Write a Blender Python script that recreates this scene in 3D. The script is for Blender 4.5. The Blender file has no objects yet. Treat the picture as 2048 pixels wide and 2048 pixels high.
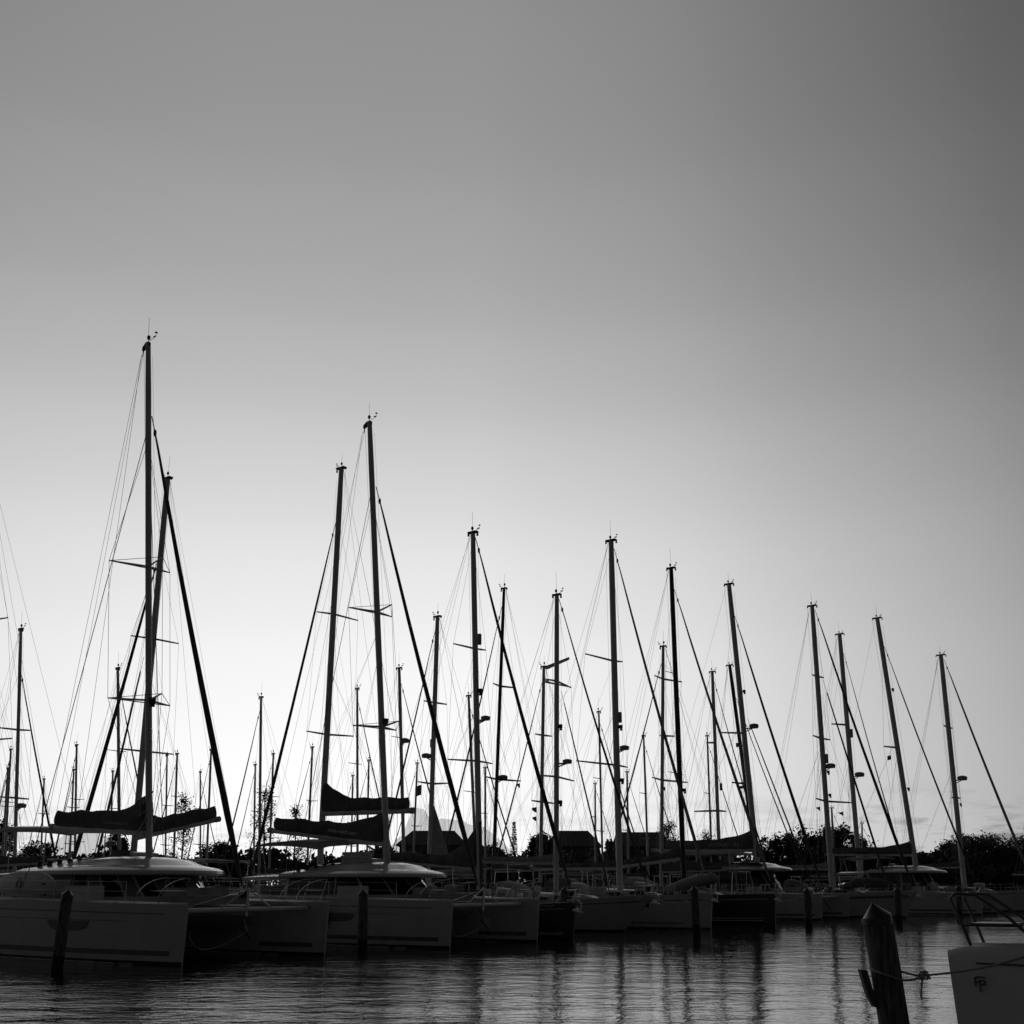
import bpy, bmesh, math, random
from mathutils import Vector, Matrix
random.seed(7)
SC = bpy.context.scene
COL = SC.collection
R = math.radians

# ---------------------------------------------------------------- camera geometry
F, CX, CY, H = 1500.0, 1024.0, 1024.0, 2.2
PITCH = math.atan(0.2107)
FW = Vector((0, math.cos(PITCH), math.sin(PITCH)))
UP = Vector((0, -math.sin(PITCH), math.cos(PITCH)))
def P(u, v, d):
    """surveyed point: bearing and elevation read off the photograph, at ground distance d"""
    r = FW + UP * ((CY - v) / F) + Vector((1, 0, 0)) * ((u - CX) / F)
    return Vector((0, 0, H)) + r * (d / r.y)

cam = bpy.data.cameras.new('camera'); co = bpy.data.objects.new('camera', cam); COL.objects.link(co)
co.location = (0, 0, H); co.rotation_euler = (R(90) + PITCH, 0, 0)
cam.sensor_width = 36; cam.lens = 36 * F / 1416; cam.shift_y = (1024 - 822) / 1416; cam.clip_start = 0.1; cam.clip_end = 30000
SC.camera = co

# ---------------------------------------------------------------- materials (black-and-white photograph: neutral greys)
def mat(name, base, rough=.5, metal=0, var=.15, scale=3.0, bump=0, bscale=20, stretch=(1, 1, 1), spec=.5, coat=0):
    m = bpy.data.materials.new(name); m.use_nodes = True
    nt = m.node_tree; b = nt.nodes['Principled BSDF']
    tc = nt.nodes.new('ShaderNodeTexCoord'); mp = nt.nodes.new('ShaderNodeMapping')
    mp.inputs['Scale'].default_value = stretch
    nt.links.new(tc.outputs['Object'], mp.inputs[0])
    n = nt.nodes.new('ShaderNodeTexNoise'); n.inputs['Scale'].default_value = scale; n.inputs['Detail'].default_value = 5
    nt.links.new(mp.outputs[0], n.inputs['Vector'])
    cr = nt.nodes.new('ShaderNodeValToRGB')
    lo, hi = base * (1 - var), min(1, base * (1 + var))
    cr.color_ramp.elements[0].position = .3; cr.color_ramp.elements[1].position = .7
    cr.color_ramp.elements[0].color = (lo, lo, lo, 1); cr.color_ramp.elements[1].color = (hi, hi, hi, 1)
    nt.links.new(n.outputs[0], cr.inputs[0]); nt.links.new(cr.outputs[0], b.inputs['Base Color'])
    b.inputs['Roughness'].default_value = rough; b.inputs['Metallic'].default_value = metal
    b.inputs['Specular IOR Level'].default_value = spec
    b.inputs['Coat Weight'].default_value = coat
    if bump:
        n2 = nt.nodes.new('ShaderNodeTexNoise'); n2.inputs['Scale'].default_value = bscale; n2.inputs['Detail'].default_value = 6
        nt.links.new(mp.outputs[0], n2.inputs['Vector'])
        bp = nt.nodes.new('ShaderNodeBump'); bp.inputs['Strength'].default_value = bump; bp.inputs['Distance'].default_value = .02
        nt.links.new(n2.outputs[0], bp.inputs['Height']); nt.links.new(bp.outputs[0], b.inputs['Normal'])
    return m
M = dict(
    gel=mat('white_gelcoat', .55, .35, var=.07, scale=1.2),
    gel2=mat('pale_gelcoat', .5, .4, var=.08, scale=1.5),
    grey=mat('grey_gelcoat', .35, .4, var=.1),
    dark=mat('dark_gelcoat', .02, .25, var=.2),
    stripe=mat('stripe_paint', .13, .4, var=.2),
    line=mat('rub_line', .16, .5),
    anti=mat('antifouling', .012, .7, var=.3),
    gloss=mat('glossy_roof_gelcoat', .55, .16, var=.05, scale=1.2),
    deck=mat('deck_nonslip', .55, .6, var=.1, bump=.2, bscale=60),
    alu=mat('mast_aluminium', .62, .45, metal=0, var=.12, scale=.8),
    blackmast=mat('black_spar', .02, .4, var=.2),
    steel=mat('stainless_tube', .55, .25, metal=.9, var=.08),
    wire=mat('rigging_wire', .12, .5, metal=.5, var=.1),
    canvas=mat('dark_canvas', .11, .85, var=.35, scale=2.5, bump=.6, bscale=5),
    canvas2=mat('grey_canvas', .3, .85, var=.25, scale=2.5, bump=.6, bscale=5),
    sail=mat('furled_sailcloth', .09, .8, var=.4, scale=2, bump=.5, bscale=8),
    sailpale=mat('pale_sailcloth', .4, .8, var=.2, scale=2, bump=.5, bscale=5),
    glass=mat('tinted_glass', .012, .08, var=.2, spec=.6),
    letter=mat('grey_lettering', .8, .7, var=.25, scale=6),
    fadedletter=mat('faded_lettering', .5, .8, var=.5, scale=9),
    wood=mat('weathered_piling_wood', .12, .85, var=.75, scale=5, bump=.9, bscale=9, stretch=(5, 5, .6)),
    cap=mat('piling_cap', .035, .35, var=.2),
    rope=mat('rope', .42, .9, var=.3, scale=12, bump=.8, bscale=60),
    rubber=mat('black_rubber', .02, .6),
    blind=mat('blind_behind_glass', .22, .15, var=.3, scale=1.5),
    dull=mat('dull_tube', .1, .4, metal=.3),
    nearhull=mat('near_gelcoat', .8, .32, var=.06, scale=1.5),
    solar=mat('solar_panel', .03, .07, var=.2, spec=.9, coat=1),
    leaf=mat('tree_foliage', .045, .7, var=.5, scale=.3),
    bark=mat('tree_bark', .06, .9, var=.3),
    roof=mat('house_roof_shingle', .06, .8, var=.3, scale=2, bump=.4, bscale=4),
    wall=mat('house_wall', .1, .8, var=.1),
    ground=mat('ground_soil', .07, .95, var=.4, scale=.05, bump=.5, bscale=.5),
    plank=mat('dock_planks', .13, .85, var=.35, scale=2, bump=.5, bscale=6, stretch=(1, 6, 1)),
    flag=mat('flag_cloth', .25, .8, var=.4, scale=4),
)
# leaves let some light through
for k in ('leaf',):
    b = M[k].node_tree.nodes['Principled BSDF']; b.inputs['Transmission Weight'].default_value = 0

# ---------------------------------------------------------------- mesh builder
class MB:
    def __init__(s): s.v = []; s.f = []
    def add(s, vs, fs):
        o = len(s.v); s.v += [tuple(v) for v in vs]; s.f += [tuple(i + o for i in f) for f in fs]; return s
    def box(s, c, d, yaw=0, pitch=0):
        m = Matrix.Rotation(yaw, 3, 'Z') @ Matrix.Rotation(pitch, 3, 'Y')
        vs = [Vector(c) + m @ Vector((x * d[0] / 2, y * d[1] / 2, z * d[2] / 2)) for x in (-1, 1) for y in (-1, 1) for z in (-1, 1)]
        return s.add(vs, [(0, 1, 3, 2), (4, 6, 7, 5), (0, 4, 5, 1), (2, 3, 7, 6), (0, 2, 6, 4), (1, 5, 7, 3)])
    def path(s, pts, r, n=6, flat=1.0, cap=True):
        pts = [Vector(p) for p in pts]; k = len(pts)
        rs = r if isinstance(r, (list, tuple)) else [r] * k
        rings = []; ref = None
        for i, p in enumerate(pts):
            t = (pts[min(i + 1, k - 1)] - pts[max(i - 1, 0)])
            t = t.normalized() if t.length > 1e-9 else Vector((0, 0, 1))
            if ref is None:
                ref = Vector((0, 1, 0)) if abs(t.y) < .9 else Vector((1, 0, 0))
            a = (ref - t * ref.dot(t)).normalized(); b = t.cross(a); ref = a
            rings.append([p + a * (rs[i] * flat * math.cos(2 * math.pi * j / n)) + b * (rs[i] * math.sin(2 * math.pi * j / n)) for j in range(n)])
        return s.loft(rings, cap)
    def tube(s, p, q, r, r2=None, n=6, flat=1.0): return s.path([p, q], [r, r if r2 is None else r2], n, flat)
    def loft(s, rings, cap=True, closed=True):
        n = len(rings[0]); vs = [p for g in rings for p in g]; fs = []
        for i in range(len(rings) - 1):
            for j in range(n if closed else n - 1):
                a, b = i * n + j, i * n + (j + 1) % n
                fs.append((a, b, b + n, a + n))
        if cap:
            fs.append(tuple(range(n - 1, -1, -1))); fs.append(tuple((len(rings) - 1) * n + j for j in range(n)))
        return s.add(vs, fs)
    def blob(s, c, r, n=10, m=7, jit=0):
        rings = []
        for i in range(m):
            th = math.pi * (i + .02) / (m - 1 + .04)
            rings.append([Vector(c) + Vector((r[0] * math.sin(th) * math.cos(2 * math.pi * j / n), r[1] * math.sin(th) * math.sin(2 * math.pi * j / n), -r[2] * math.cos(th))) * (1 + random.uniform(-jit, jit)) for j in range(n)])
        return s.loft(rings)
    def poly(s, pts): return s.add(pts, [tuple(range(len(pts)))])
    def prism(s, pts, off):
        off = Vector(off); a = [Vector(p) for p in pts]; n = len(a)
        return s.add(a + [p + off for p in a], [tuple(range(n)), tuple(range(2 * n - 1, n - 1, -1))] + [(i, i + n, (i + 1) % n + n, (i + 1) % n) for i in range(n)])
    def build(s, name, m, parent=None, smooth=True, ang=38, fix=True):
        me = bpy.data.meshes.new(name); me.from_pydata(s.v, [], s.f)
        if fix:
            bm = bmesh.new(); bm.from_mesh(me); bmesh.ops.recalc_face_normals(bm, faces=bm.faces); bm.to_mesh(me); bm.free()
        me.materials.append(m)
        if smooth:
            me.polygons.foreach_set('use_smooth', [True] * len(me.polygons)); me.set_sharp_from_angle(angle=R(ang))
        o = bpy.data.objects.new(name, me); COL.objects.link(o)
        if parent is not None: o.parent = parent
        return o
def tag(o, label=None, cat=None, group=None, kind=None):
    for k, v in (('label', label), ('category', cat), ('group', group), ('kind', kind)):
        if v: o[k] = v
    return o
def thing(name, label, cat, loc, yaw=0, group=None):
    o = bpy.data.objects.new(name, None); COL.objects.link(o); o.location = loc; o.rotation_euler = (0, 0, yaw)
    o.empty_display_size = .3
    return tag(o, label, cat, group)
def text(name, s, size, m, parent, loc, rot, ext=.004, space=1.0, shear=0):
    cu = bpy.data.curves.new(name, 'FONT'); cu.body = s; cu.size = size; cu.extrude = ext; cu.space_character = space; cu.shear = shear
    t = bpy.data.objects.new('t', cu); COL.objects.link(t)
    me = bpy.data.meshes.new_from_object(t.evaluated_get(bpy.context.evaluated_depsgraph_get()))
    bpy.data.objects.remove(t); me.materials.clear(); me.materials.append(m); me.name = name
    o = bpy.data.objects.new(name, me); COL.objects.link(o); o.parent = parent; o.location = loc; o.rotation_euler = rot
    return o

HB = Vector((.82, -.57)).normalized()
YAW = math.atan2(HB.y, HB.x)
FOOT = []     # footprints of all boats, so that no two share the same water
def fp(loc, yaw, a, c, w):
    m = Matrix.Rotation(yaw, 3, 'Z'); return [(loc + m @ Vector(v)).to_2d() for v in ((a, -w, 0), (c, -w, 0), (c, w, 0), (a, w, 0))]
def hit(p, q_):
    for A_, B_ in ((p, q_), (q_, p)):
        for i in range(4):
            e = A_[(i + 1) % 4] - A_[i]; n = Vector((-e.y, e.x))
            x = [n.dot(v) for v in A_]; y = [n.dot(v) for v in B_]
            if max(x) < min(y) or max(y) < min(x): return False
    return True

# ---------------------------------------------------------------- boats
class Boat:
    def __init__(s, name, label, cat, u, d, rev=False, group=None, dyaw=0):
        s.yaw = YAW + (math.pi if rev else 0) + R(dyaw)
        w = P(u, 1330, d); s.loc = Vector((w.x, w.y, 0)); s.d = d
        s.root = thing(name, label, cat, s.loc, s.yaw, group)
        s.inv = Matrix.Rotation(-s.yaw, 3, 'Z')
        s.near = -1 if not rev else 1       # local y sign of the side towards the quay we stand on
    def L(s, w): return s.inv @ (w - s.loc)
    def px(s, u, v, d=None): return s.L(P(u, v, s.d if d is None else d))

def ease(a, b, t): t = max(0, min(1, (t - a) / (b - a))); return t * t * (3 - 2 * t)
class Hull:
    """one hull; u from 0 (stern) to 1 (bow)"""
    def __init__(h, xs, xb, yc, B, zs0, zs1, rake, keel=.5, fine=.03, stern=.75, tumble=.88, wlrake=0):
        h.__dict__.update(locals())
    def hb(h, u):
        a = h.stern + (1 - h.stern) * ease(0, .4, u)
        b = 1 - (1 - h.fine) * max(0, (u - .42) / .58) ** 2.1
        return h.B / 2 * min(a, b)
    def zs(h, u): return h.zs0 + (h.zs1 - h.zs0) * u ** 1.6
    def w(h, u, z):
        k = h.hb(u)
        if z >= 0: return k * (h.tumble + (1 - h.tumble) * (z / h.zs(u)) ** .55)
        return k * h.tumble * math.sqrt(max(0.02, 1 - (z / h.keel) ** 2))
    def x(h, u, z): return h.xs + u * (h.xb - h.rake * (1 - z / h.zs1) - h.xs)
    def pt(h, u, z, side, off=0): return Vector((h.x(u, z), h.yc + side * (h.w(u, z) + off), z))
    def mesh(h, name, m, root, z0=-.45, n=26):
        b = MB(); rings = []
        for i in range(n + 1):
            u = (i / n) ** .85; zt = h.zs(u)
            zz = [zt, zt * .93, zt * .7, zt * .42, zt * .15, 0, z0 * .6, z0]
            rings.append([h.pt(u, z, 1) for z in zz] + [h.pt(u, z, -1) for z in reversed(zz)])
        b.loft(rings, cap=True)
        return b.build(name, m, root, ang=30)
    def strip(h, name, m, root, side, u0, u1, z0, z1, off=.012, n=16, rel=False):
        b = MB(); rings = []
        for i in range(n + 1):
            u = u0 + (u1 - u0) * i / n; k = h.zs(u) if rel else 1
            rings.append([h.pt(u, z0 * k, side, off), h.pt(u, z1 * k, side, off), h.pt(u, z1 * k, side, off - .02), h.pt(u, z0 * k, side, off - .02)])
        b.loft(rings); return b.build(name, m, root, ang=30)
    def quad(h, name, m, root, side, pts, off=.012):
        """flat-ish window given (x fraction u, z) corners"""
        p = [h.pt(u, z, side, off) for u, z in pts]
        return MB().prism(p, (0, -side * .03, 0)).build(name, m, root, smooth=False)

def pulpit(b, x0, x1, y0, y1, z, hh, name='pulpit', r=.014):
    """bow rail over (x0..x1) between y0 and y1"""
    q = MB(); top = z + hh
    pts = [(x0, y0, z), (x0 + .15 * (x1 - x0), y0, top * .98), (x0 + .7 * (x1 - x0), y0 + .12 * (y1 - y0), top), (x1, y0 + .35 * (y1 - y0), top + .03),
           (x1, y0 + .65 * (y1 - y0), top + .03), (x0 + .7 * (x1 - x0), y1 - .12 * (y1 - y0), top), (x0 + .15 * (x1 - x0), y1, top * .98), (x0, y1, z)]
    q.path(pts, r)
    mid = [(p[0], p[1], z + hh * .5) for p in pts[1:-1]]
    q.path(mid, r * .8)
    for p in (pts[2], pts[3], pts[4], pts[5]): q.tube(p, (p[0] - .1, p[1], z), r)
    return q.build(name, M['steel'], b.root)

def stanchions(b, h, side, u0, u1, n, hh=.62, name='guard_rail'):
    q = MB(); tops = []
    for i in range(n):
        u = u0 + (u1 - u0) * i / (n - 1); p = h.pt(u, h.zs(u), side, -.06); t = p + Vector((0, 0, hh)); q.tube(p, t, .011); tops.append((p, t))
    for f in (1, .55):
        q.path([p + (t - p) * f for p, t in tops], .004, n=4)
    return q.build(name, M['steel'], b.root)

def wire(b, name, pts, r=.007, m='wire'):
    return MB().path(pts, r, n=4).build(name, M[m], b.root)

def lerp(a, b, t): return Vector(a) + (Vector(b) - Vector(a)) * t

def rig(b, top, zb, wpx, xb=5.3, zbow=1.3, half=1.75, zdeck=1.25, xs=-5.5, furl=.93, furl_bot=None, furl_top=None, fr=.055, spreaders=(.36, .66), sw=1.05, spx=None,
        radar=None, refl=None, m='alu', detail=2, head='tray', backstay=True, stays=True, inner=None, darkbase=None, fm='sail', lights=(), crane=0, gear=True, xm=0.0):
    """mast, standing rigging and furled headsail; top is the surveyed masthead (u, v)"""
    d = b.d; base = Vector((xm, 0, zb))
    w0 = P(top[0], top[1], d); bw = b.loc
    dx = w0.x - bw.x
    w = P(top[0], top[1], d - .695 * dx * .8)
    T = b.L(w); Hh = T.z - zb; b.T = T; b.base = base
    rm = wpx / 2 * d / F
    at = lambda f: lerp(base, T, f)
    mo = MB().path([base, at(.5), at(.9), T], [rm * 1.0, rm, rm * .95, rm * .8], n=12, flat=.95).build('mast', M[m], b.root)
    sub = lambda q, n, mm: q.build(n, M[mm], mo)
    ax = (T - base).normalized()
    # masthead
    q = MB()
    if head == 'crane':      # sheave box reaching aft
        q.prism([T + Vector((rm * .9, -rm * .35, -.02)), T + Vector((-rm, -rm * .35, 0.03)), T + Vector((-rm * 2.5, -rm * .35, -.12)), T + Vector((-rm * 2.5, -rm * .35, -.27)), T + Vector((-rm, -rm * .35, -.2)), T + Vector((rm * .9, -rm * .35, -.18))], (0, rm * .7, 0))
        q.tube(T + Vector((-rm * 2.2, 0, -.25)), T + Vector((-rm * 2.4, 0, -.5)), .02)
    else:
        q.box(T + Vector((0, 0, .03)), (rm * 3.2 + .06, rm * 1.6, .08)); q.box(T + Vector((rm * 1.9, 0, -.1)), (.08, .06, .2)); q.box(T + Vector((-rm * 1.9, 0, -.06)), (.08, .06, .14))
    sub(q, 'masthead_fitting', 'blackmast')
    if gear:
        sub(MB().tube(T, T + Vector((-.05, 0, .9 + random.random() * .5)), .008, n=4), 'aerial', 'wire')
        q = MB(); e = T + Vector((.34, .08, .2)); q.tube(T + Vector((.05, 0, .05)), e, .012, n=4); q.tube(e, e + Vector((0, 0, .15)), .01, n=4); q.blob(e + Vector((0, 0, .16)), (.06, .06, .03)); q.box(e + Vector((-.08, 0, .02)), (.16, .012, .05))
        sub(q, 'wind_vane', 'blackmast')
        q = MB(); q.tube(T, T + Vector((-.1, .08, .22)), .015, n=5); q.blob(T + Vector((-.1, .08, .28)), (.07, .07, .1)); sub(q, 'masthead_light', 'blackmast')
    # spreaders
    tips = []
    if spx:
        for root, tl in spx:
            f = max(.02, min(.98, (P(0, root, d).z - zb) / Hh)); rt = at(f); tp = []
            for (u, v, dd) in tl:
                t = b.L(P(u, v, d + dd)); q = MB(); q.path([rt, lerp(rt, t, .6), t], [.05 * d / 45, .042 * d / 45, .03 * d / 45], n=6, flat=.5)
                sub(q, 'spreader', m); tp.append(t)
            for k in range(len(tp)):
                if len(tp) == 3: sub(MB().tube(tp[k], tp[(k + 1) % 3], .012 if k else .02, n=4), 'jumper_wire', 'wire')
            tips.append((f, tp))
    else:
        for k, f in enumerate(spreaders):
            rt = at(f); tp = []
            for sgn in (-1, 1):
                t = rt + Vector((-.28, sgn * sw * (1 - .16 * k), .06)); tp.append(t)
                sub(MB().tube(rt, t, .035 * max(.8, d / 70), .022 * max(.8, d / 70), n=6, flat=.5), 'spreader', m)
            tips.append((f, tp))
    hound = furl if furl else .93
    rw = .007 * max(1, (d / 55) ** .5)
    if stays:
        hp = at(min(.98, hound + .0))
        cat = bool(spx) and len(spx[0][1]) == 3
        if cat:
            for sgn in (-1, 1):
                wire(b, 'shroud', [at(hound), Vector((-2.7, sgn * 2.85, zdeck))], .016)
                wire(b, 'shroud', [at(hound - .03)] + [min(tp[:2], key=lambda t: abs(t.y - sgn * 3)) for f, tp in sorted(tips, reverse=True, key=lambda x: x[0])] + [at(.03)], .009)
                wire(b, 'topping_lift', [T + Vector((-rm * 3, 0, -.4)), Vector((-5.2, sgn * .6, 4.6))], .008)
            wire(b, 'shroud', [at(hound - .03), tips[0][1][2], tips[1][1][2], at(.03)], .009)
        for sgn in (-1, 1) if not cat else ():
            ch = Vector((-.35, sgn * half * .93, zdeck))
            near = []
            for f, tp in sorted(tips, reverse=True, key=lambda x: x[0]):
                c = min(tp, key=lambda t: abs(t.y - sgn * 3)); near.append((f, c))
            wire(b, 'shroud', [hp] + [c for f, c in near] + [ch], rw)
            if detail > 1:
                for f, c in near:
                    wire(b, 'shroud', [at(max(.03, f - .005)), ch + Vector((.3 if f < .5 else -.2, 0, 0))], rw * .8)
                for (f, c), g in zip(near[1:] + [(0, ch)], near):
                    wire(b, 'shroud', [at(g[0]), c], rw * .7)
            if backstay:
                wire(b, 'backstay', [T + Vector((-rm, 0, -.1)), Vector((xs + .2, sgn * half * .6, zdeck + .1))], rw)
        if detail > 1:
            wire(b, 'halyard', [T + Vector((-rm * 2, 0, -.2)), Vector((-rm * 2.2, .1, zb + 1.4))], rw * .9)
            wire(b, 'halyard', [at(.97) + Vector((rm * 1.6, .06, 0)), Vector((rm * 1.6 + .1, .12, zb + .6))], rw * .8)
    # furled headsail
    ftop = b.px(*furl_top) if furl_top else at(furl) + Vector((rm, 0, 0))
    bot = Vector(furl_bot) if furl_bot else Vector((xb - .12, 0, zbow + .1))
    if fr:
        fr *= 1.35
        pts = [lerp(ftop, bot, t) + Vector((0, 0, -.0)) for t in (0, .035, .04, .08, .2, .35, .5, .68, .84, .93, .97)]
        sag = [0, 0, 0, 0, .05, .09, .1, .08, .04, .01, 0]
        pts = [p + Vector((-s * .6, 0, -s)) for p, s in zip(pts, sag)]
        rs = [.02, .02, .05, .4 * fr, .62 * fr, .75 * fr, .85 * fr, .98 * fr, 1.02 * fr, .75 * fr, .35 * fr]
        rs[1] = .02; rs[2] = .03
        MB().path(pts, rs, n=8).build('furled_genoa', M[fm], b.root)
        wire(b, 'forestay', [ftop, lerp(ftop, bot, .05)], .014); 
        q = MB(); q.blob(lerp(ftop, bot, .04), (.06, .06, .14)); q.build('furler_swivel', M['rubber'], b.root)
        q = MB(); dr = lerp(ftop, bot, .985); q.path([dr + Vector((0, 0, -.12)), dr + Vector((0, 0, -.1)), dr + Vector((0, 0, .1)), dr + Vector((0, 0, .12))], [.06, .13, .13, .06], n=10); q.build('furler_drum', M['rubber'], b.root)
    else:
        wire(b, 'forestay', [ftop, bot], .012)
    if inner:
        it, ib, ir = inner; a = b.px(*it); c = Vector(ib) if len(ib) == 3 else b.px(*ib)
        MB().path([lerp(a, c, t) for t in (0, .06, .07, .3, .6, .9, .97, 1)], [.012, .012, ir * .6, ir * .8, ir, ir, ir * .5, .02], n=8).build('furled_staysail', M[fm], b.root)
    if radar:
        u, v, sx = radar; r = 7.2 * d / F
        c = b.px(u + 2.5 * sx, v); f = (c.z - zb) / Hh; mp = at(f)
        q = MB(); rr = r * .95
        q.path([c + Vector((0, 0, -.45 * rr)), c + Vector((0, 0, -.42 * rr)), c + Vector((0, 0, .05)), c + Vector((0, 0, .35 * rr)), c + Vector((0, 0, .5 * rr))], [.55 * rr, .88 * rr, rr, .85 * rr, .35 * rr], n=14); sub(q, 'radar_dome', 'grey')
        q = MB(); q.tube(mp + Vector((0, 0, -.5 * rr)), c + Vector((0, 0, -.33 * rr)), .05, n=6); q.tube(mp + Vector((0, 0, -1.2 * rr)), c + Vector((0, 0, -.35 * rr)), .04, n=6); sub(q, 'radar_bracket', 'alu')
    if refl:
        u, v, hh, ww = refl; c = b.px(u, v); k = d / F; q = MB()
        n = 12; q.path([c + Vector((0, 0, z)) for z in (-hh / 2 * k, -hh / 2 * k * .92, hh / 2 * k * .92, hh / 2 * k)], [ww / 2 * k * .6, ww / 2 * k, ww / 2 * k, ww / 2 * k * .6], n=n); sub(q, 'radar_reflector', 'grey')
    for f in lights:
        p = at(f) + Vector((rm * 1.7, 0, 0)); q = MB(); q.box(p, (.18, .16, .2)); q.tube(p + Vector((.03, 0, -.1)), p + Vector((.03, 0, -.22)), .06, .09, n=8); sub(q, 'deck_light', 'rubber')
    if darkbase:
        f0, f1 = darkbase; sub(MB().path([at(f0), at((f0 + f1) / 2), at(f1)], rm * 1.12, n=12, flat=.8), 'mast_boot', 'canvas')
    return mo

def boom(b, x0, z0, x1, z1, cover='canvas', hh=.42, peak=.9, r=.09, w=.2, y=0, y1=0, jacks=True, name='boom'):
    a = Vector((x0, y, z0)); e = Vector((x1, y1, z1))
    bo = MB().path([a, lerp(a, e, .985), e], [r, r * .95, r * .8], n=10, flat=.8).build(name, M['alu'], b.root)
    MB().path([lerp(a, e, .99), lerp(a, e, 1.03)], r * 1.1, n=10, flat=.8).build('boom_end', M['grey'], bo)
    if cover:
        q = MB(); rings = []; n = 22
        for i in range(n + 1):
            t = i / n; p = lerp(a, e, .0 + .96 * t)
            h = hh * (1 - .25 * t) + (peak - hh) * max(0, 1 - t / .42) ** 2.3
            h *= 1 + .05 * math.sin(t * 15 + x1) * math.sin(t * 6) + random.uniform(-.025, .025)
            p = p - Vector((0, 0, .05 * abs(math.sin(t * 4 * math.pi)) * hh))
            ww = w * (1 - .25 * t) * (1 + .12 * abs(math.sin(t * 4 * math.pi)))
            prof = [(-.55, .02), (-1, .2), (-1.0, .45), (-.75, .75), (-.28, .97), (.28, .97), (.75, .75), (1, .45), (1, .2), (.55, .02)]
            rings.append([p + Vector((0, yy * ww * .5 + random.uniform(-.006, .006), r * .6 + zz * h)) for yy, zz in prof])
        q.loft(rings); q.build('sail_cover', M[cover], b.root)
    if jacks and hasattr(b, 'T'):
        for sgn in (-1, 1):
            for t, f in ((.35, .45), (.75, .5)):
                wire(b, 'lazy_jack', [lerp(b.base, b.T, f), lerp(a, e, t) + Vector((0, sgn * .16, .2))], .006)
        wire(b, 'topping_lift', [b.T + Vector((-.2, 0, -.1)), e], .007)
        wire(b, 'mainsheet', [lerp(a, e, .85), Vector((x1 * .85, y, max(1.3, z1 - 2.2)))], .02, 'rope')
    return bo

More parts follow.
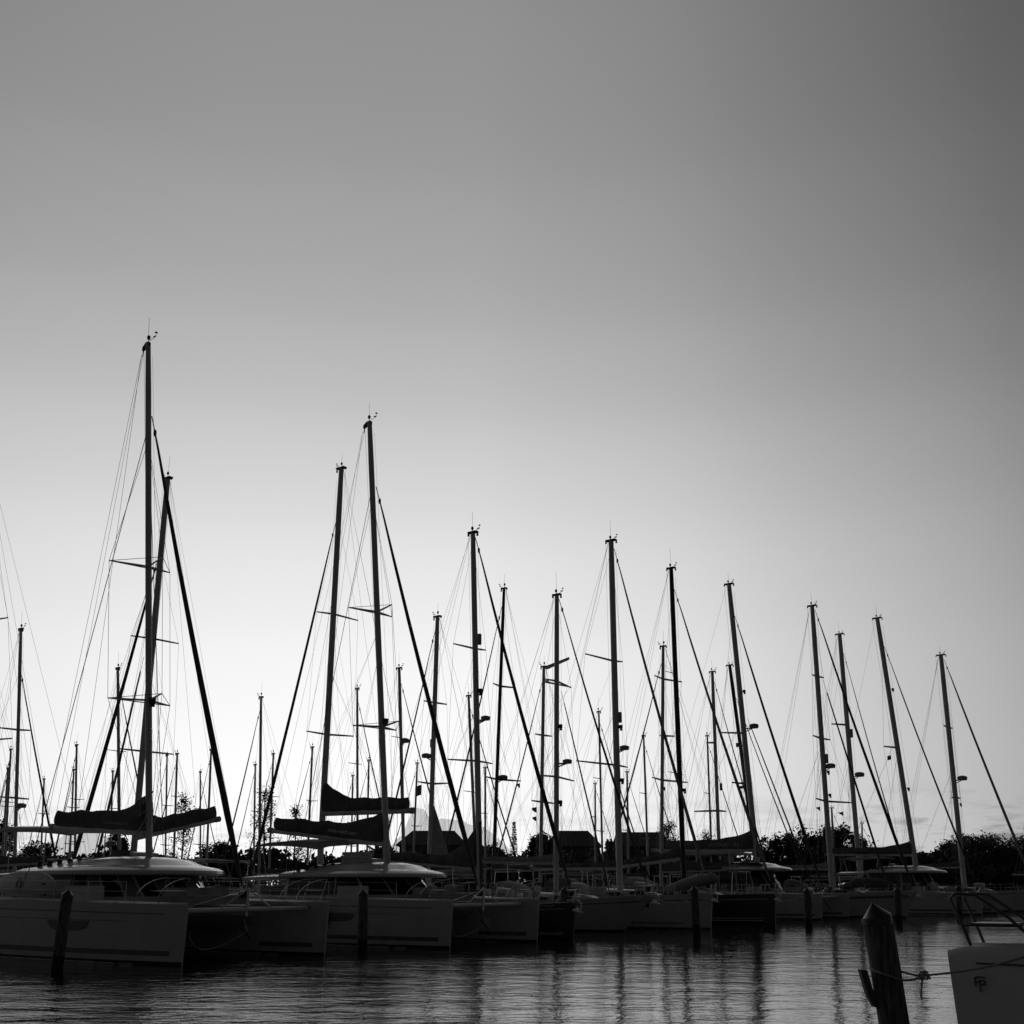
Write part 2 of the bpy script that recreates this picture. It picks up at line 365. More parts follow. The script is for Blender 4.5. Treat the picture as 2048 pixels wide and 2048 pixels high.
def yacht(b, L=11.5, B=3.5, xb=5.2, zs0=1.05, zs1=1.32, rake=.9, hull='gel', detail=2, cabin=True, dodger='canvas', windows=3, stripe=True, fine=.03, bimini=False, wheel=True, tumble=.86, fend=False):
    xs = xb - L
    FOOT.append((b, xs, xb, B / 2))
    h = Hull(xs, xb, 0, B, zs0, zs1, rake, fine=fine, tumble=tumble); b.h = h
    h.mesh('hull', M[hull], b.root)
    dk = MB(); rows = []
    for i in range(15):
        u = i / 14; z = h.zs(u) - .015; wv = h.w(u, z) - .02; x = h.x(u, z)
        rows.append([Vector((x, wv * t, z + .07 * (1 - t * t))) for t in (-1, -.5, 0, .5, 1)])
    dk.loft(rows, cap=False, closed=False); dk.build('deck', M['deck'], b.root)
    for sd in ((-1, 1) if detail > 1 else (b.near,)):
        h.strip('boot_stripe', M['anti'], b.root, sd, 0, 1, -.2, .1)
        if stripe: h.strip('cove_line', M['stripe' if hull != 'dark' else 'grey'], b.root, sd, .04, .97, .84, .87, rel=True)
        h.strip('toe_rail', M['alu' if hull != 'dark' else 'blackmast'], b.root, sd, 0, 1, .985, 1.03, rel=True)
    if cabin:
        q = MB(); rings = []
        for x, wv, hh in ((xs + 3.6, .62, .5), (xs + 3.75, .64, .56), (-.6, .62, .5), (.9, .5, .4), (2.1, .36, .24), (2.6, .28, .04)):
            u = (x - xs) / L; z = h.zs(u); k = h.hb(u) * wv
            rings.append([Vector((x, k * a, z - .03 + hh * c)) for a, c in ((-1.06, 0), (-1, .55), (-.8, .95), (0, 1.06), (.8, .95), (1, .55), (1.06, 0))])
        q.loft(rings); cab = q.build('cabin', M['gel' if hull != 'grey' else 'gel2'], b.root, ang=45)
        for sd in ((-1, 1) if detail > 1 else (b.near,)):
            for k in range(windows):
                x = xs + 4.1 + k * 1.35; u = (x - xs) / L; z = h.zs(u) + .13
                y0, y1 = [h.hb((xx - xs) / L) * .66 * sd for xx in (x, x + 1.0)]
                MB().prism([(x, y0, z), (x + 1.0, y1, z), (x + .9, y1 * .975, z + .17), (x + .12, y0 * .975, z + .19)], (0, -sd * .12, 0)).build('window', M['glass'], cab, smooth=False)
        MB().box((1.3, 0, zs1 + .36), (.55, .55, .05)).build('hatch', M['glass'], cab, smooth=False)
    zc = zs0 + .5
    if dodger:
        q = MB(); rings = []
        for x, hh, k in ((xs + 4.4, .05, .58), (xs + 4.0, .5, .6), (xs + 3.4, .72, .6), (xs + 2.9, .7, .58)):
            rings.append([Vector((x, B / 2 * k * a, zc - .1 + (hh + .1) * c)) for a, c in ((-1.05, 0), (-1, .6), (-.75, .93), (0, 1.05), (.75, .93), (1, .6), (1.05, 0))])
        q.loft(rings, cap=False, closed=False); q.build('sprayhood', M[dodger], b.root)
    if bimini:
        q = MB(); rings = []
        for x, dz in ((xs + .5, -.1), (xs + .9, 0), (xs + 2.0, .05), (xs + 2.6, -.05)):
            rings.append([Vector((x, B * .4 * a, zs0 + 1.95 + dz + .1 * (1 - a * a))) for a in (-1, -.5, 0, .5, 1)] + [Vector((x, B * .4 * a, zs0 + 1.92 + dz + .1 * (1 - a * a))) for a in (1, .5, 0, -.5, -1)])
        q.loft(rings); bm_ = q.build('bimini', M[bimini], b.root)
        q = MB()
        for sd in (-1, 1):
            for x in (xs + .6, xs + 2.4): q.tube((xs + 1.4, sd * B * .4, zs0), (x, sd * B * .4, zs0 + 1.9), .014)
        q.build('bimini_frame', M['steel'], b.root)
    pulpit(b, xb - 1.5, xb + .12, -h.hb(.86) * .9, h.hb(.86) * .9, h.zs(.9), .62)
    q = MB(); wv = h.hb(0.03) * .92; z = zs0
    q.path([(xs + 1.4, -wv, z), (xs + 1.3, -wv, z + .6), (xs + .2, -wv, z + .62), (xs + .1, wv, z + .62), (xs + 1.3, wv, z + .6), (xs + 1.4, wv, z)], .014)
    q.tube((xs + .2, -wv, z + .6), (xs + .2, -wv, z), .014); q.tube((xs + .2, wv, z + .6), (xs + .2, wv, z), .014); q.build('pushpit', M['steel'], b.root)
    for sd in ((-1, 1) if detail > 1 else (b.near,)): stanchions(b, h, sd, .12, .86, 7)
    if detail > 1:
        for sd in (-1, 1):
            p = Vector((xs + 2.9, sd * B * .33, zs0 + .28)); MB().path([p, p + Vector((0, 0, .12)), p + Vector((0, 0, .16))], [.1, .085, .1], n=10).build('winch', M['steel'], b.root)
        q = MB(); c = Vector((xs + 1.5, 0, zs0 + .75)); n = 18
        q.path([c + Vector((0, .42 * math.cos(2 * math.pi * i / n), .42 * math.sin(2 * math.pi * i / n))) for i in range(n + 1)], .015, n=5)
        for i in range(3): a = math.pi * i / 3; q.tube(c + Vector((0, .42 * math.cos(a), .42 * math.sin(a))), c - Vector((0, .42 * math.cos(a), .42 * math.sin(a))), .01, n=4)
        q.box(c + Vector((.1, 0, -.45)), (.22, .3, .9)); q.build('steering_wheel', M['steel'], b.root)
        sd_ = b.near
        q = MB(); n = 16; c = Vector((xs + .15, sd_ * h.hb(.03) * .8, zs0 + .42)); q.path([c + Vector((0, .26 * math.sin(math.pi * 1.7 * i / n + .5), .28 * math.cos(math.pi * 1.7 * i / n + .5))) for i in range(n + 1)], .07, n=6); q.build('lifebuoy', M['gel2'], b.root)
        q = MB(); x = xs + 5.6 + random.uniform(-.5, .5); y = sd_ * h.hb(.5) * .86
        for i in range(random.choice((3, 4))): q.box((x + .34 * i, y, zs0 + .45), (.26, .16, .42))
        q.box((x + .5, y, zs0 + .24), (1.5, .1, .05)); q.build('jerry_can_rack', M[random.choice(('canvas2', 'canvas', 'gel2'))], b.root)
        q = MB(); q.path([(.95, 0, zs1 + .42), (1.0, 0, zs1 + .42), (1.75, 0, zs1 + .36), (1.8, 0, zs1 + .36)], [.1, .26, .26, .1], n=10); q.build('liferaft_canister', M['gel'], b.root)
        q = MB(); st = Vector((xs + .15, 0, zs0 + .5)); q.tube(st, st + Vector((-.35, 0, 1.3)), .015); q.build('flagstaff', M['wood'], b.root)
        q = MB(); q.path([(xs + .5, -h.hb(.05) * .9, zs0), (xs + .35, -h.hb(.05) * .85, zs0 + 1.9), (xs + .35, h.hb(.05) * .85, zs0 + 1.9), (xs + .5, h.hb(.05) * .9, zs0)], .03); q.box((xs + .35, 0, zs0 + 1.98), (.7, h.hb(.05) * 1.5, .04)); q.build('stern_arch', M['steel'], b.root)
        q = MB()
        for k_ in range(3):
            p = h.pt(.5 + .13 * k_, h.zs(.5) * .62, sd_, .12); q.path([p + Vector((0, 0, -.3)), p + Vector((0, 0, -.24)), p + Vector((0, 0, .2)), p + Vector((0, 0, .26))], [.03, .11, .11, .03], n=8); q.tube(p + Vector((0, 0, .26)), p + Vector((0, -sd_ * .1, h.zs(.5) * .45)), .01, n=4)
            if k_ < 2 and fend: q.build('fender', M['rubber'], b.root)
            q = MB()
        q = MB(); q.path([(xb - .5, .1, zs1 + .12), (xb + .05, .05, zs1 + .12), (xb + .25, .05, zs1 - .02), (xb + .2, .05, zs1 - .3)], .035); q.prism([(xb + .3, .05, zs1 - .35), (xb - .05, .3, zs1 - .25), (xb + .05, .05, zs1 - .15), (xb - .05, -.2, zs1 - .25)], (0, 0, -.06)); q.build('anchor', M['steel'], b.root)
    return h

def helm_seat(b, x, y, z):
    q = MB(); q.box((x, y, z + .28), (.55, 1.0, .56)); q.box((x - .25, y, z + .75), (.12, 1.0, .5), pitch=-.15); q.build('helm_seat', M['canvas'], b.root)
    q = MB(); q.box((x + .85, y, z + .45), (.4, .9, .9), pitch=.12); q.build('helm_console', M['gel'], b.root)

def catamaran(b, k=1.0, hull='gel', stripe_full=True, front_mullions=True, winstyle='side', bimini=None, trampoline=True, helm=True, num=None, roofz=0, flydeck=False, aft=True, L=13.3, hullwin=True, wu=.0, pale=False, mono_color=None, lean=0):
    xb, xs = 5.7, 5.7 - L
    FOOT.append((b, xs, xb, 3.7))
    b.hulls = {}
    for sd in (-1, 1):
        h = Hull(xs, xb, sd * 2.85, 1.55, 1.82, 1.68, .12, keel=.55, fine=.045, stern=.9, tumble=.93); b.hulls[sd] = h
        ho = h.mesh('hull', M[hull], b.root)
        for s2 in (-1, 1):
            outer = s2 == sd
            h.strip('antifouling', M['anti'], ho, s2, 0, 1, -.3, .1)
            if outer: h.strip('boot_stripe', M['stripe'], ho, s2, .03, .965, .26, .40)
            else: h.strip('boot_stripe', M['stripe'], ho, s2, .80, .965, .26, .40)
            if outer:
                h.strip('rub_line', M['line'], ho, s2, .02, .94, .835, .85, rel=True)
                h.strip('rub_line', M['line'], ho, s2, .02, .84, .70, .708, rel=True)
            else: h.strip('rub_line', M['line'], ho, s2, .45, .95, .9, .935, rel=True)
        if hullwin:
            h.quad('hull_window', M['line'], ho, sd, [(u + wu, z) for u, z in ((.505, 1.2), (.655, 1.2), (.645, .98), (.615, .9), (.545, .9), (.52, .98))])
    n = b.near
    hn = b.hulls[n]
    # side decks / bridge deck
    q = MB(); rings = []
    for x, z0, z1, wv in ((xs + .9, .95, 1.35, 2.3), (xs + 1.1, .85, 1.4, 2.35), (-3.4, .8, 1.45, 2.5), (1.6, .75, 1.72, 2.5), (2.3, .85, 1.72, 2.5), (2.7, 1.2, 1.6, 2.5)):
        rings.append([Vector((x, wv, z1)), Vector((x, -wv, z1)), Vector((x, -wv, z0)), Vector((x, -wv * .5, z0 + .1)), Vector((x, wv * .5, z0 + .1)), Vector((x, wv, z0))])
    q.loft(rings); q.build('bridge_deck', M['gel'], b.root)
    for sd in (-1, 1):
        h = b.hulls[sd]; rows = []
        for i in range(16):
            u = i / 15; z = h.zs(u) + .004; x = h.x(u, z); wv = h.w(u, z) - .02
            rows.append([Vector((x, h.yc + wv * t, z + .05 * (1 - t * t))) for t in (-1, -.5, 0, .5, 1)])
        MB().loft(rows, cap=False, closed=False).build('deck', M['deck'], b.root)
    # cabin
    plan = [(-3.5, 2.45), (-.6, 2.45), (.7, 2.1), (1.55, 1.2), (1.85, 0)]
    plan = plan + [(x, -y) for x, y in reversed(plan[:-1])]
    zt = 2.62 + roofz
    def ring(z, grow, rk): return [Vector((x * (1 if x < 0 else 1) - (rk * max(0, x + .8) / 2.6), y * grow, z)) for x, y in plan]
    cab = MB().loft([ring(1.6, 1.02, 0), ring(1.86, 1.0, .1), ring(zt, .93, .95)]).build('cabin', M['gel'], b.root)
    lo, hi = ring(1.9, 1.008, .13), ring(zt - .06, .945, .93)
    def pane(i, t0, t1, m='glass', z0=0., z1=1.):
        a, c, d_, e = lo[i].lerp(lo[i + 1], t0), lo[i].lerp(lo[i + 1], t1), hi[i].lerp(hi[i + 1], t1), hi[i].lerp(hi[i + 1], t0)
        nrm = (c - a).cross(e - a).normalized(); ctr = Vector((0, 0, 2.2)); 
        if nrm.dot(a - ctr) < 0: nrm = -nrm
        MB().prism([p + nrm * .03 for p in (a.lerp(e, z0), c.lerp(d_, z0), c.lerp(d_, z1), a.lerp(e, z1))], nrm * -.06).build('window', M[m], cab, smooth=False)
    for i in range(8):
        if i in (0, 7):
            t = (.08, .52, .56, .97); 
            if i == 7: t = (.03, .44, .48, .92)
            pane(i, t[0], t[1], 'blind' if pale else 'glass'); pane(i, t[2], t[3])
        elif pale: pane(i, .05, .45, 'blind'); pane(i, .5, .95)
        else: pane(i, .05, .95)
    # roof: domed moulding with an overhanging front lip
    q = MB(); rp = [(-3.7, 2.62), (-2, 2.72), (-.4, 2.72), (.9, 2.45), (1.9, 1.7), (2.35, .8), (2.45, 0)]
    rp = rp + [(x, -y) for x, y in reversed(rp[:-1])]
    cxm = -.7
    def rr(g, z): return [Vector((cxm + (x - cxm) * g, y * g, z)) for x, y in rp]
    q.loft([rr(.98, zt - .05), rr(1.0, zt), rr(.985, zt + .09), rr(.93, zt + .17), rr(.8, zt + .24), rr(.74, zt + .28), rr(.62, zt + .44), rr(.42, zt + .54), rr(.2, zt + .58), rr(.05, zt + .59)])
    roof = q.build('roof', M['gloss'], b.root, ang=28); b.zroof = zt + .52
    MB().box((.05, 0, zt + .52), (.6, .45, .1)).build('mast_step', M['rubber'], roof)
    q = MB()
    for y in (-1.2, -.5, .7): q.path([(-2.6, y * 1.5, zt + .32), (-1.2, y * 1.25, zt + .5), (-.2, y * .4, zt + .6)], .022)
    q.build('control_line', M['rope'], roof)
    for i in range(5):
        p = Vector((-3.1 + .38 * i, n * (2.05 - .12 * i), zt + .22 + .02 * i)); MB().path([p, p + Vector((0, 0, .12)), p + Vector((0, 0, .2)), p + Vector((0, 0, .22))], [.1, .07, .1, .05], n=10).build('winch', M['rubber'], roof)
    # cockpit hard top aft
    if aft:
        q = MB(); q.loft([[Vector((x, y, z)) for y, z in ((2.5, zt - .03 + s), (1.2, zt + .08 + s), (-1.2, zt + .08 + s), (-2.5, zt - .03 + s), (-2.5, zt - .1 + s), (2.5, zt - .1 + s))] for x, s in ((-6.2, -.05), (-6, 0), (-3.75, .03))]); q.build('cockpit_hardtop', M['gel'], b.root)
        for y in (-2.3, 2.3): MB().tube((-5.9, y, 1.35), (-5.9, y, zt - .08), .035).build('hardtop_post', M['steel'], b.root)
        q = MB(); q.box((-5.3, 0, 1.65), (.6, 3.6, .5)); q.box((-5.65, 0, 1.95), (.15, 3.6, .5)); q.build('cockpit_bench', M['gel2'], b.root)
    if helm: helm_seat(b, -3.3, -n * 1.6, zt - .1)
    if bimini:
        z = bimini; q = MB(); rings = []
        for x, s in ((-6.0, -.12), (-5.2, .0), (-3.4, .06), (-2.2, -.02)):
            rings.append([Vector((x, a * 1.9, z + s + .12 * (1 - a * a))) for a in (-1, -.6, 0, .6, 1)] + [Vector((x, a * 1.9, z + s - .05 + .1 * (1 - a * a))) for a in (1, .6, 0, -.6, -1)])
        q.loft(rings); q.build('bimini', M['canvas2'], b.root)
        for y in (-1.8, 1.8):
            for x in (-5.6, -2.6): MB().tube((x * .8 - .8, y, zt), (x, y, z), .02).build('bimini_pole', M['steel'], b.root)
    # foredeck beam, trampoline, striker
    q = MB(); q.tube((xb - .75, -2.6, 1.5), (xb - .75, 2.6, 1.5), .075, n=12); q.build('crossbeam', M['alu'], b.root)
    q = MB(); q.path([(xb - .75, -1.1, 1.5), (xb - .7, 0, 2.15), (xb - .75, 1.1, 1.5)], .03); q.tube((xb - .7, 0, 2.15), (xb - .75, 0, 1.3), .05); q.path([(xb - .75, -2.5, 1.55), (xb - .7, 0, 2.1), (xb - .75, 2.5, 1.55)], .012); q.build('seagull_striker', M['steel'], b.root)
    if trampoline:
        q = MB(); 
        for y0 in (-2.2, .15):
            for k in range(15): q.tube((xb - 2.95, y0 + 2.04 * k / 14, 1.58), (xb - .85, y0 + 2.04 * k / 14, 1.58), .012, n=4)
            for k in range(15): q.tube((xb - 2.95 + 2.1 * k / 14, y0, 1.585), (xb - 2.95 + 2.1 * k / 14, y0 + 2.04, 1.585), .012, n=4)
        q.build('trampoline', M['canvas'], b.root)
        q = MB(); q.box((xb - 1.9, 0, 1.58), (2.3, .26, .08)); q.build('anchor_plank', M['gel'], b.root)
    for sd in (-1, 1):
        h = b.hulls[sd]
        q = MB(); y = h.yc; z = 1.7
        for yy in (y - .38, y + .42):
            q.path([(xb - 1.95 + 1.45 * (1 - math.cos(t * .1571)), yy, z + .74 * math.sin(t * .1571)) for t in range(0, 11)], .013)
            q.path([(xb - 1.25, yy, z + .38), (xb - .62, yy, z + .38)], .01); q.tube((xb - .5, yy, z + .74), (xb - .85, yy, z), .011)
        q.tube((xb - .5, y - .38, z + .74), (xb - .5, y + .42, z + .74), .013); q.box((xb - .85, y, z + .38), (.35, .75, .03)); q.build('pulpit', M['steel'], b.root)
        stanchions(b, h, sd, .1, .82, 7)
    q = MB(); q.box((-1.15 + 2.0, n * 2.95, 1.98), (.95, .75, .5)); q.build('deck_locker', M['gel'], b.root)
    q = MB(); q.box((3.1, 0, 1.78), (.9, 2.6, .3)); q.box((2.55, 0, 1.95), (.16, 2.6, .42), pitch=-.2); q.build('foredeck_cushion', M['canvas2'], b.root)
    q = MB(); pts = [(xb + .05, -2.75, .95)]; 
    for i in range(1, 12): t = i / 12; pts.append((xb - .1 - .6 * math.sin(math.pi * t), -2.75 + 2.6 * t, .95 + .15 * t - 2.6 * t * (1 - t)))
    pts.append((xb - .75, -.1, 1.25)); q.path(pts, .013); q.build('anchor_bridle', M['rope'], b.root)
    q = MB(); a = Vector((xb - .9, 0, 1.32)); q.tube(a, a + Vector((.3, 0, -.5)), .03); q.prism([a + Vector((.25, -.28, -.35)), a + Vector((.25, .28, -.35)), a + Vector((.4, 0, -.75))], (.05, 0, .03)); q.build('anchor', M['blackmast'], b.root)
    return b

def bag_text(b, s, x0, size, z, y, mname='letter', parent=None, slope=0, space=1.0, shear=0):
    return text('lettering', s, size, M[mname], parent or b.root, (x0, y, z), (R(90), slope, 0), space=space, shear=shear)

def lumpy(b, name, m, pts, rs, jit=.12, n=10, parent=None):
    q = MB(); fine = []; fr = []
    for i in range(len(pts) - 1):
        for t in range(6):
            fine.append(lerp(pts[i], pts[i + 1], t / 6)); fr.append((rs[i] + (rs[i + 1] - rs[i]) * t / 6) * random.uniform(1 - jit, 1 + jit))
    q.path(fine, fr, n=n); return q.build(name, M[m], parent or b.root, ang=60)

# ---- front row -----------------------------------------------------------
G1 = 'boats moored bow-out along the front row'
b1 = Boat('catamaran', 'large white catamaran at the left end of the front row, with the tallest mast', 'catamaran', 520, 37.4, group=G1)
catamaran(b1, wu=.065, pale=True)
rig(b1, (521, 588), b1.zroof, 9.5, xb=5.0, zbow=1.6, half=2.7, zdeck=1.85, xs=-7, furl=.82, fr=.075, furl_top=(526, 690), head='crane', backstay=False,
    spx=[(893, [(467, 889, -1.3), (551, 906, 1.4), (541, 884, -.6)]), (1081, [(465, 1079, -1.3), (551, 1090, 1.4), (540, 1073, -.6)])], lights=(.28,))
boom(b1, -.2, 4.0, -5.7, 4.36, hh=.74, peak=1.3, r=.12, w=.42)
bag_text(b1, 'trade-winds.com', -2.25, .19, 4.36, -.232, 'fadedletter', slope=R(4))
q = MB()
for i in range(9):
    a = Vector((-.25 + random.uniform(-.25, .2), random.uniform(-.25, .25), 3.6 + .2 * i)); q.path([a, a + Vector((random.uniform(-.3, .3), random.uniform(-.3, .3), -.25)), a + Vector((random.uniform(-.3, .3), random.uniform(-.2, .2), .2))], .03)
q.build('coiled_line', M['rope'], b1.root)

b2 = Boat('catamaran', 'white catamaran second from left in front, cushions stacked on its domed roof', 'catamaran', 851, 46.0, group=G1)
catamaran(b2, bimini=4.05, wu=.03)
rig(b2, (827, 697), b2.zroof, 9, xb=5.0, zbow=1.6, half=2.7, zdeck=1.85, xs=-7, furl=.84, fr=.075, furl_top=(836, 787), head='crane', backstay=False,
    spx=[(957, [(798, 954, -1.3), (858, 967, 1.4), (858, 950, -.6)]), (1118, [(804, 1117, -1.3), (864, 1124, 1.4), (868, 1111, -.6)])], lights=(.3,))
boom(b2, -.2, 3.95, -7.0, 4.7, hh=.75, peak=1.35, r=.12, w=.42)
bag_text(b2, 'trade-winds.com', -3.25, .25, 4.53, -.232, slope=R(6.5))
q = MB()
for i in range(4): q.box((-.95 + .02 * i, -.9 + .06 * (i % 2), 3.12 + .14 * i), (1.1, .7, .13), yaw=.1 * (i - 1.5))
q.build('roof_cushion_pile', M['gel2'], b2.root)
q = MB(); c = b2.hulls[-1].pt(.575, 1.15, -1, .12)
q.path([c + Vector((0, 0, -.62)), c + Vector((0, 0, -.3)), c + Vector((0, 0, .05)), c + Vector((0, 0, .4))], [.03, .26, .27, .04], n=8); q.tube(c + Vector((0, 0, .4)), c + Vector((0, .05, .75)), .012); q.build('fender', M['rubber'], b2.root)

b3 = Boat('sailing_yacht', 'black hulled yacht half hidden behind a piling, mast foot wrapped in dark cloth', 'sailing yacht', 980, 50.6, group=G1)
yacht(b3, L=12.2, B=3.9, xb=5.1, zs0=1.2, zs1=1.5, rake=.15, hull='dark', dodger='canvas')
b3.h.strip('white_line', M['gel'], b3.root, -1, .05, .97, .2, .23); b3.h.strip('white_line', M['gel'], b3.root, -1, .05, .97, .28, .3)
rig(b3, (970, 851), 1.6, 8.5, xb=5.1, zbow=1.55, half=1.9, xs=-7, furl=.985, fr=.07, spreaders=(.27, .7), spx=[(1010, [(943, 1004, -1.2), (988, 1013, 1.2)]), (1166, [(935, 1164, -1.2), (997, 1170, 1.2)])], radar=(985, 1107, 1), refl=(979, 998, 16, 6), darkbase=(.005, .2), lights=(.55,))
boom(b3, -.2, 3.0, -6.0, 3.45, hh=.55, peak=1.9, w=.4)

b4 = Boat('sailing_yacht', 'white yacht with a long raked bow overhanging the water beside the third piling', 'sailing yacht', 1085, 58.0, group=G1)
yacht(b4, L=12, B=3.6, xb=5.7, zs0=1.25, zs1=1.75, rake=1.75, dodger='canvas2', tumble=.78)
rig(b4, (1086, 937), 1.7, 7.2, xb=5.6, zbow=1.75, half=1.75, xs=-6, furl=.985, fr=.05, spx=[(1056, [(1070, 1053, -1.2), (1106, 1065, 1.2)]), (1188, [(1060, 1186, -1.2), (1110, 1194, 1.2)])], radar=(1098, 1167, 1), inner=((1092, 1069), (3.2, 0, 1.9), .045), lights=(.55, .3))
boom(b4, -.2, 3.4, -5.4, 3.55, cover='canvas2', hh=.3, peak=.45)

b5 = Boat('sailing_yacht', 'white yacht with plumb bow, grey inflatable rolled on its foredeck by the fourth piling', 'sailing yacht', 1173, 61.5, group=G1)
yacht(b5, L=12.6, B=4.0, xb=5.55, zs0=1.5, zs1=1.8, rake=.18, dodger='canvas', windows=4)
b5.h.quad('hull_window', M['glass'], b5.root, -1, [(.62, 1.45), (.76, 1.45), (.76, 1.12), (.62, 1.12)])
b5.h.strip('waterline_stripe', M['stripe'], b5.root, -1, .03, .9, .3, .36)
rig(b5, (1161, 862), 2.0, 9, xb=5.5, zbow=1.85, half=1.95, zdeck=1.6, xs=-7, furl=.975, fr=.07, fm='canvas2', spx=[(1028, [(1125, 1018, -1.2), (1177, 1029, 1.2)]), (1172, [(1113, 1166, -1.2), (1184, 1175, 1.2)])], radar=(1177, 1148, 1), refl=(1173, 1106, 15, 6), lights=(.45, .3))
boom(b5, -.2, 3.2, -5.8, 3.2, cover='canvas', hh=.3, peak=.4, r=.11)
lumpy(b5, 'rolled_dinghy', 'canvas2', [(3.1, -.5, 2.1), (3.9, -.55, 2.2), (4.8, -.5, 2.45), (5.7, -.45, 2.62), (6.2, -.4, 2.55)], [.14, .3, .33, .3, .12])

b6 = Boat('sailing_yacht', 'glossy black yacht with white waterline stripes, fifth mast base from the second catamaran', 'sailing yacht', 1262, 68.7, group=G1)
b6.root['label'] = 'glossy black yacht with a black mast, just left of the numbered bow'
yacht(b6, L=12.5, B=3.9, xb=5.9, zs0=1.55, zs1=1.75, rake=.1, hull='dark', dodger='canvas2', windows=3)
b6.h.strip('white_line', M['gel'], b6.root, -1, .05, .95, .22, .27); b6.h.strip('white_line', M['gel'], b6.root, -1, .05, .95, .36, .4)
rig(b6, (1244, 900), 1.9, 7.2, xb=5.9, zbow=1.85, half=1.9, zdeck=1.6, xs=-6.5, furl=.93, fr=.075, fm='canvas2', m='blackmast', spreaders=(.35, .66), head='tray', lights=(.3,))
boom(b6, -.2, 3.9, -5.8, 3.3, cover='canvas', hh=.45, peak=.7, r=.12)

b7 = Boat('catamaran', 'white catamaran with a thin numeral on its bow and solar panels on top', 'catamaran', 1364, 80.4, group=G1)
catamaran(b7, helm=False, hullwin=False, roofz=.75, L=13.6)
h7 = b7.hulls[-1]; p0, p1 = h7.pt(.925, .8, -1, .03), h7.pt(.975, .8, -1, .03)
text('bow_numeral', '5', .95, M['stripe'], b7.root, p0, (R(90), 0, math.atan2(p1.y - p0.y, p1.x - p0.x)))
for x, y in ((-2.0, -1.3), (.1, -1.5)):
    MB().box((x, y, 3.86), (1.75, 1.0, .04), pitch=-.02).build('solar_panel', M['solar'], b7.root, smooth=False)
q = MB(); top = [(-6, 2.2), (-1.6, 2.2), (-.8, 1.5), (-.8, -1.5), (-1.6, -2.2), (-6, -2.2)]
q.prism([(x, y, 4.5) for x, y in top], (0, 0, .14)); q.build('flybridge_hardtop', M['gel'], b7.root)
for x in (-5.7, -3.9, -1.3):
    for y in (-1.9, 1.9): MB().box((x, y, 3.9), (.14, .1, 1.2)).build('hardtop_post', M['gel'], b7.root)
MB().loft([[Vector((x, y, z)) for y in (-1.95, 1.95)] for x, z in ((-5.9, 3.3), (-5.9, 4.2))], cap=False, closed=False).build('flybridge_curtain', M['canvas2'], b7.root)
for y in (-1.97, 1.97): MB().prism([(-5.9, y, 3.2), (-.9, y, 3.2), (-1.5, y, 3.95), (-5.9, y, 3.95)], (0, .03, 0)).build('flybridge_screen', M['canvas'], b7.root)
helm_seat(b7, -3.5, 1.0, 3.6)
rig(b7, (1324, 922), b7.zroof, 7.6, xb=5.0, zbow=1.6, half=2.7, zdeck=1.85, xs=-7, furl=.88, fr=.085, backstay=False, spx=[(1127, [(1313, 1127, -1.3), (1346, 1127, 1.3)])], radar=(1356, 1118, 1), inner=((1350, 1108), (4.2, 0, 1.8), .06), darkbase=(.02, .12), lights=(.6,))
boom(b7, -.2, 4.8, -8.3, 4.95, hh=.85, peak=1.5, r=.15, w=.5)
bag_text(b7, 'LEOPARD', -3.75, .38, 5.14, -.272, 'fadedletter', slope=R(1.1), space=1.1)
bag_text(b7, '45', -1.75, .48, 5.1, -.272, 'fadedletter', slope=R(1.1), shear=.3)

b9 = Boat('sailing_yacht', 'white yacht with raked bow and dark sheer stripe, just right of the big foreground piling', 'sailing yacht', 1466, 83.5, group=G1)
b9.root['label'] = 'white yacht with raked bow and dark sheer stripe behind the big foreground piling'
yacht(b9, L=12.5, B=3.8, xb=6.2, zs0=1.5, zs1=1.85, rake=.9, dodger='canvas', windows=3)
b9.h.strip('sheer_stripe', M['stripe'], b9.root, -1, .02, .97, .78, .88, rel=True)
rig(b9, (1439, 952), 2.0, 7.2, xb=6.1, zbow=1.9, half=1.85, zdeck=1.6, xs=-6, furl=.985, fr=.085, spx=[(1049, [(1439, 1047, -1.2), (1455, 1051, 1.2)]), (1135, [(1440, 1131, -1.2), (1464, 1137, 1.2)]), (1222, [(1444, 1218, -1.2), (1494, 1224, 1.2)])], radar=(1462, 1173, 1), refl=(1459, 1163, 13, 5), inner=((1454, 1054), (4.2, 0, 2.0), .08), lights=(.4, .32))
boom(b9, -.2, 3.5, -5.5, 3.55, cover='canvas2', hh=.3, peak=.5)
lumpy(b9, 'foredeck_sailbag', 'canvas', [(.8, -.5, 2.1), (2.2, -.6, 2.5), (3.6, -.5, 2.45), (4.8, -.4, 2.15)], [.15, .38, .36, .12])

b11 = Boat('catamaran', 'white catamaran', 'catamaran', 1584, 94.0, group=G1)
b11.root['label'] = 'white catamaran with black boom bag and sunshade, among the three rightmost masts'
catamaran(b11, helm=True, hullwin=False, roofz=.75, bimini=4.6, L=13.4)
rig(b11, (1529, 969), b11.zroof, 7.2, xb=5.0, zbow=1.6, half=2.7, zdeck=1.85, xs=-7, furl=.88, fr=.06, backstay=False, spx=[(1147, [(1538, 1146, -1.3), (1560, 1148, 1.3)])], lights=(.7, .3), refl=None)
boom(b11, -.2, 4.85, -7.6, 5.0, hh=.7, peak=1.2, r=.13, w=.5)

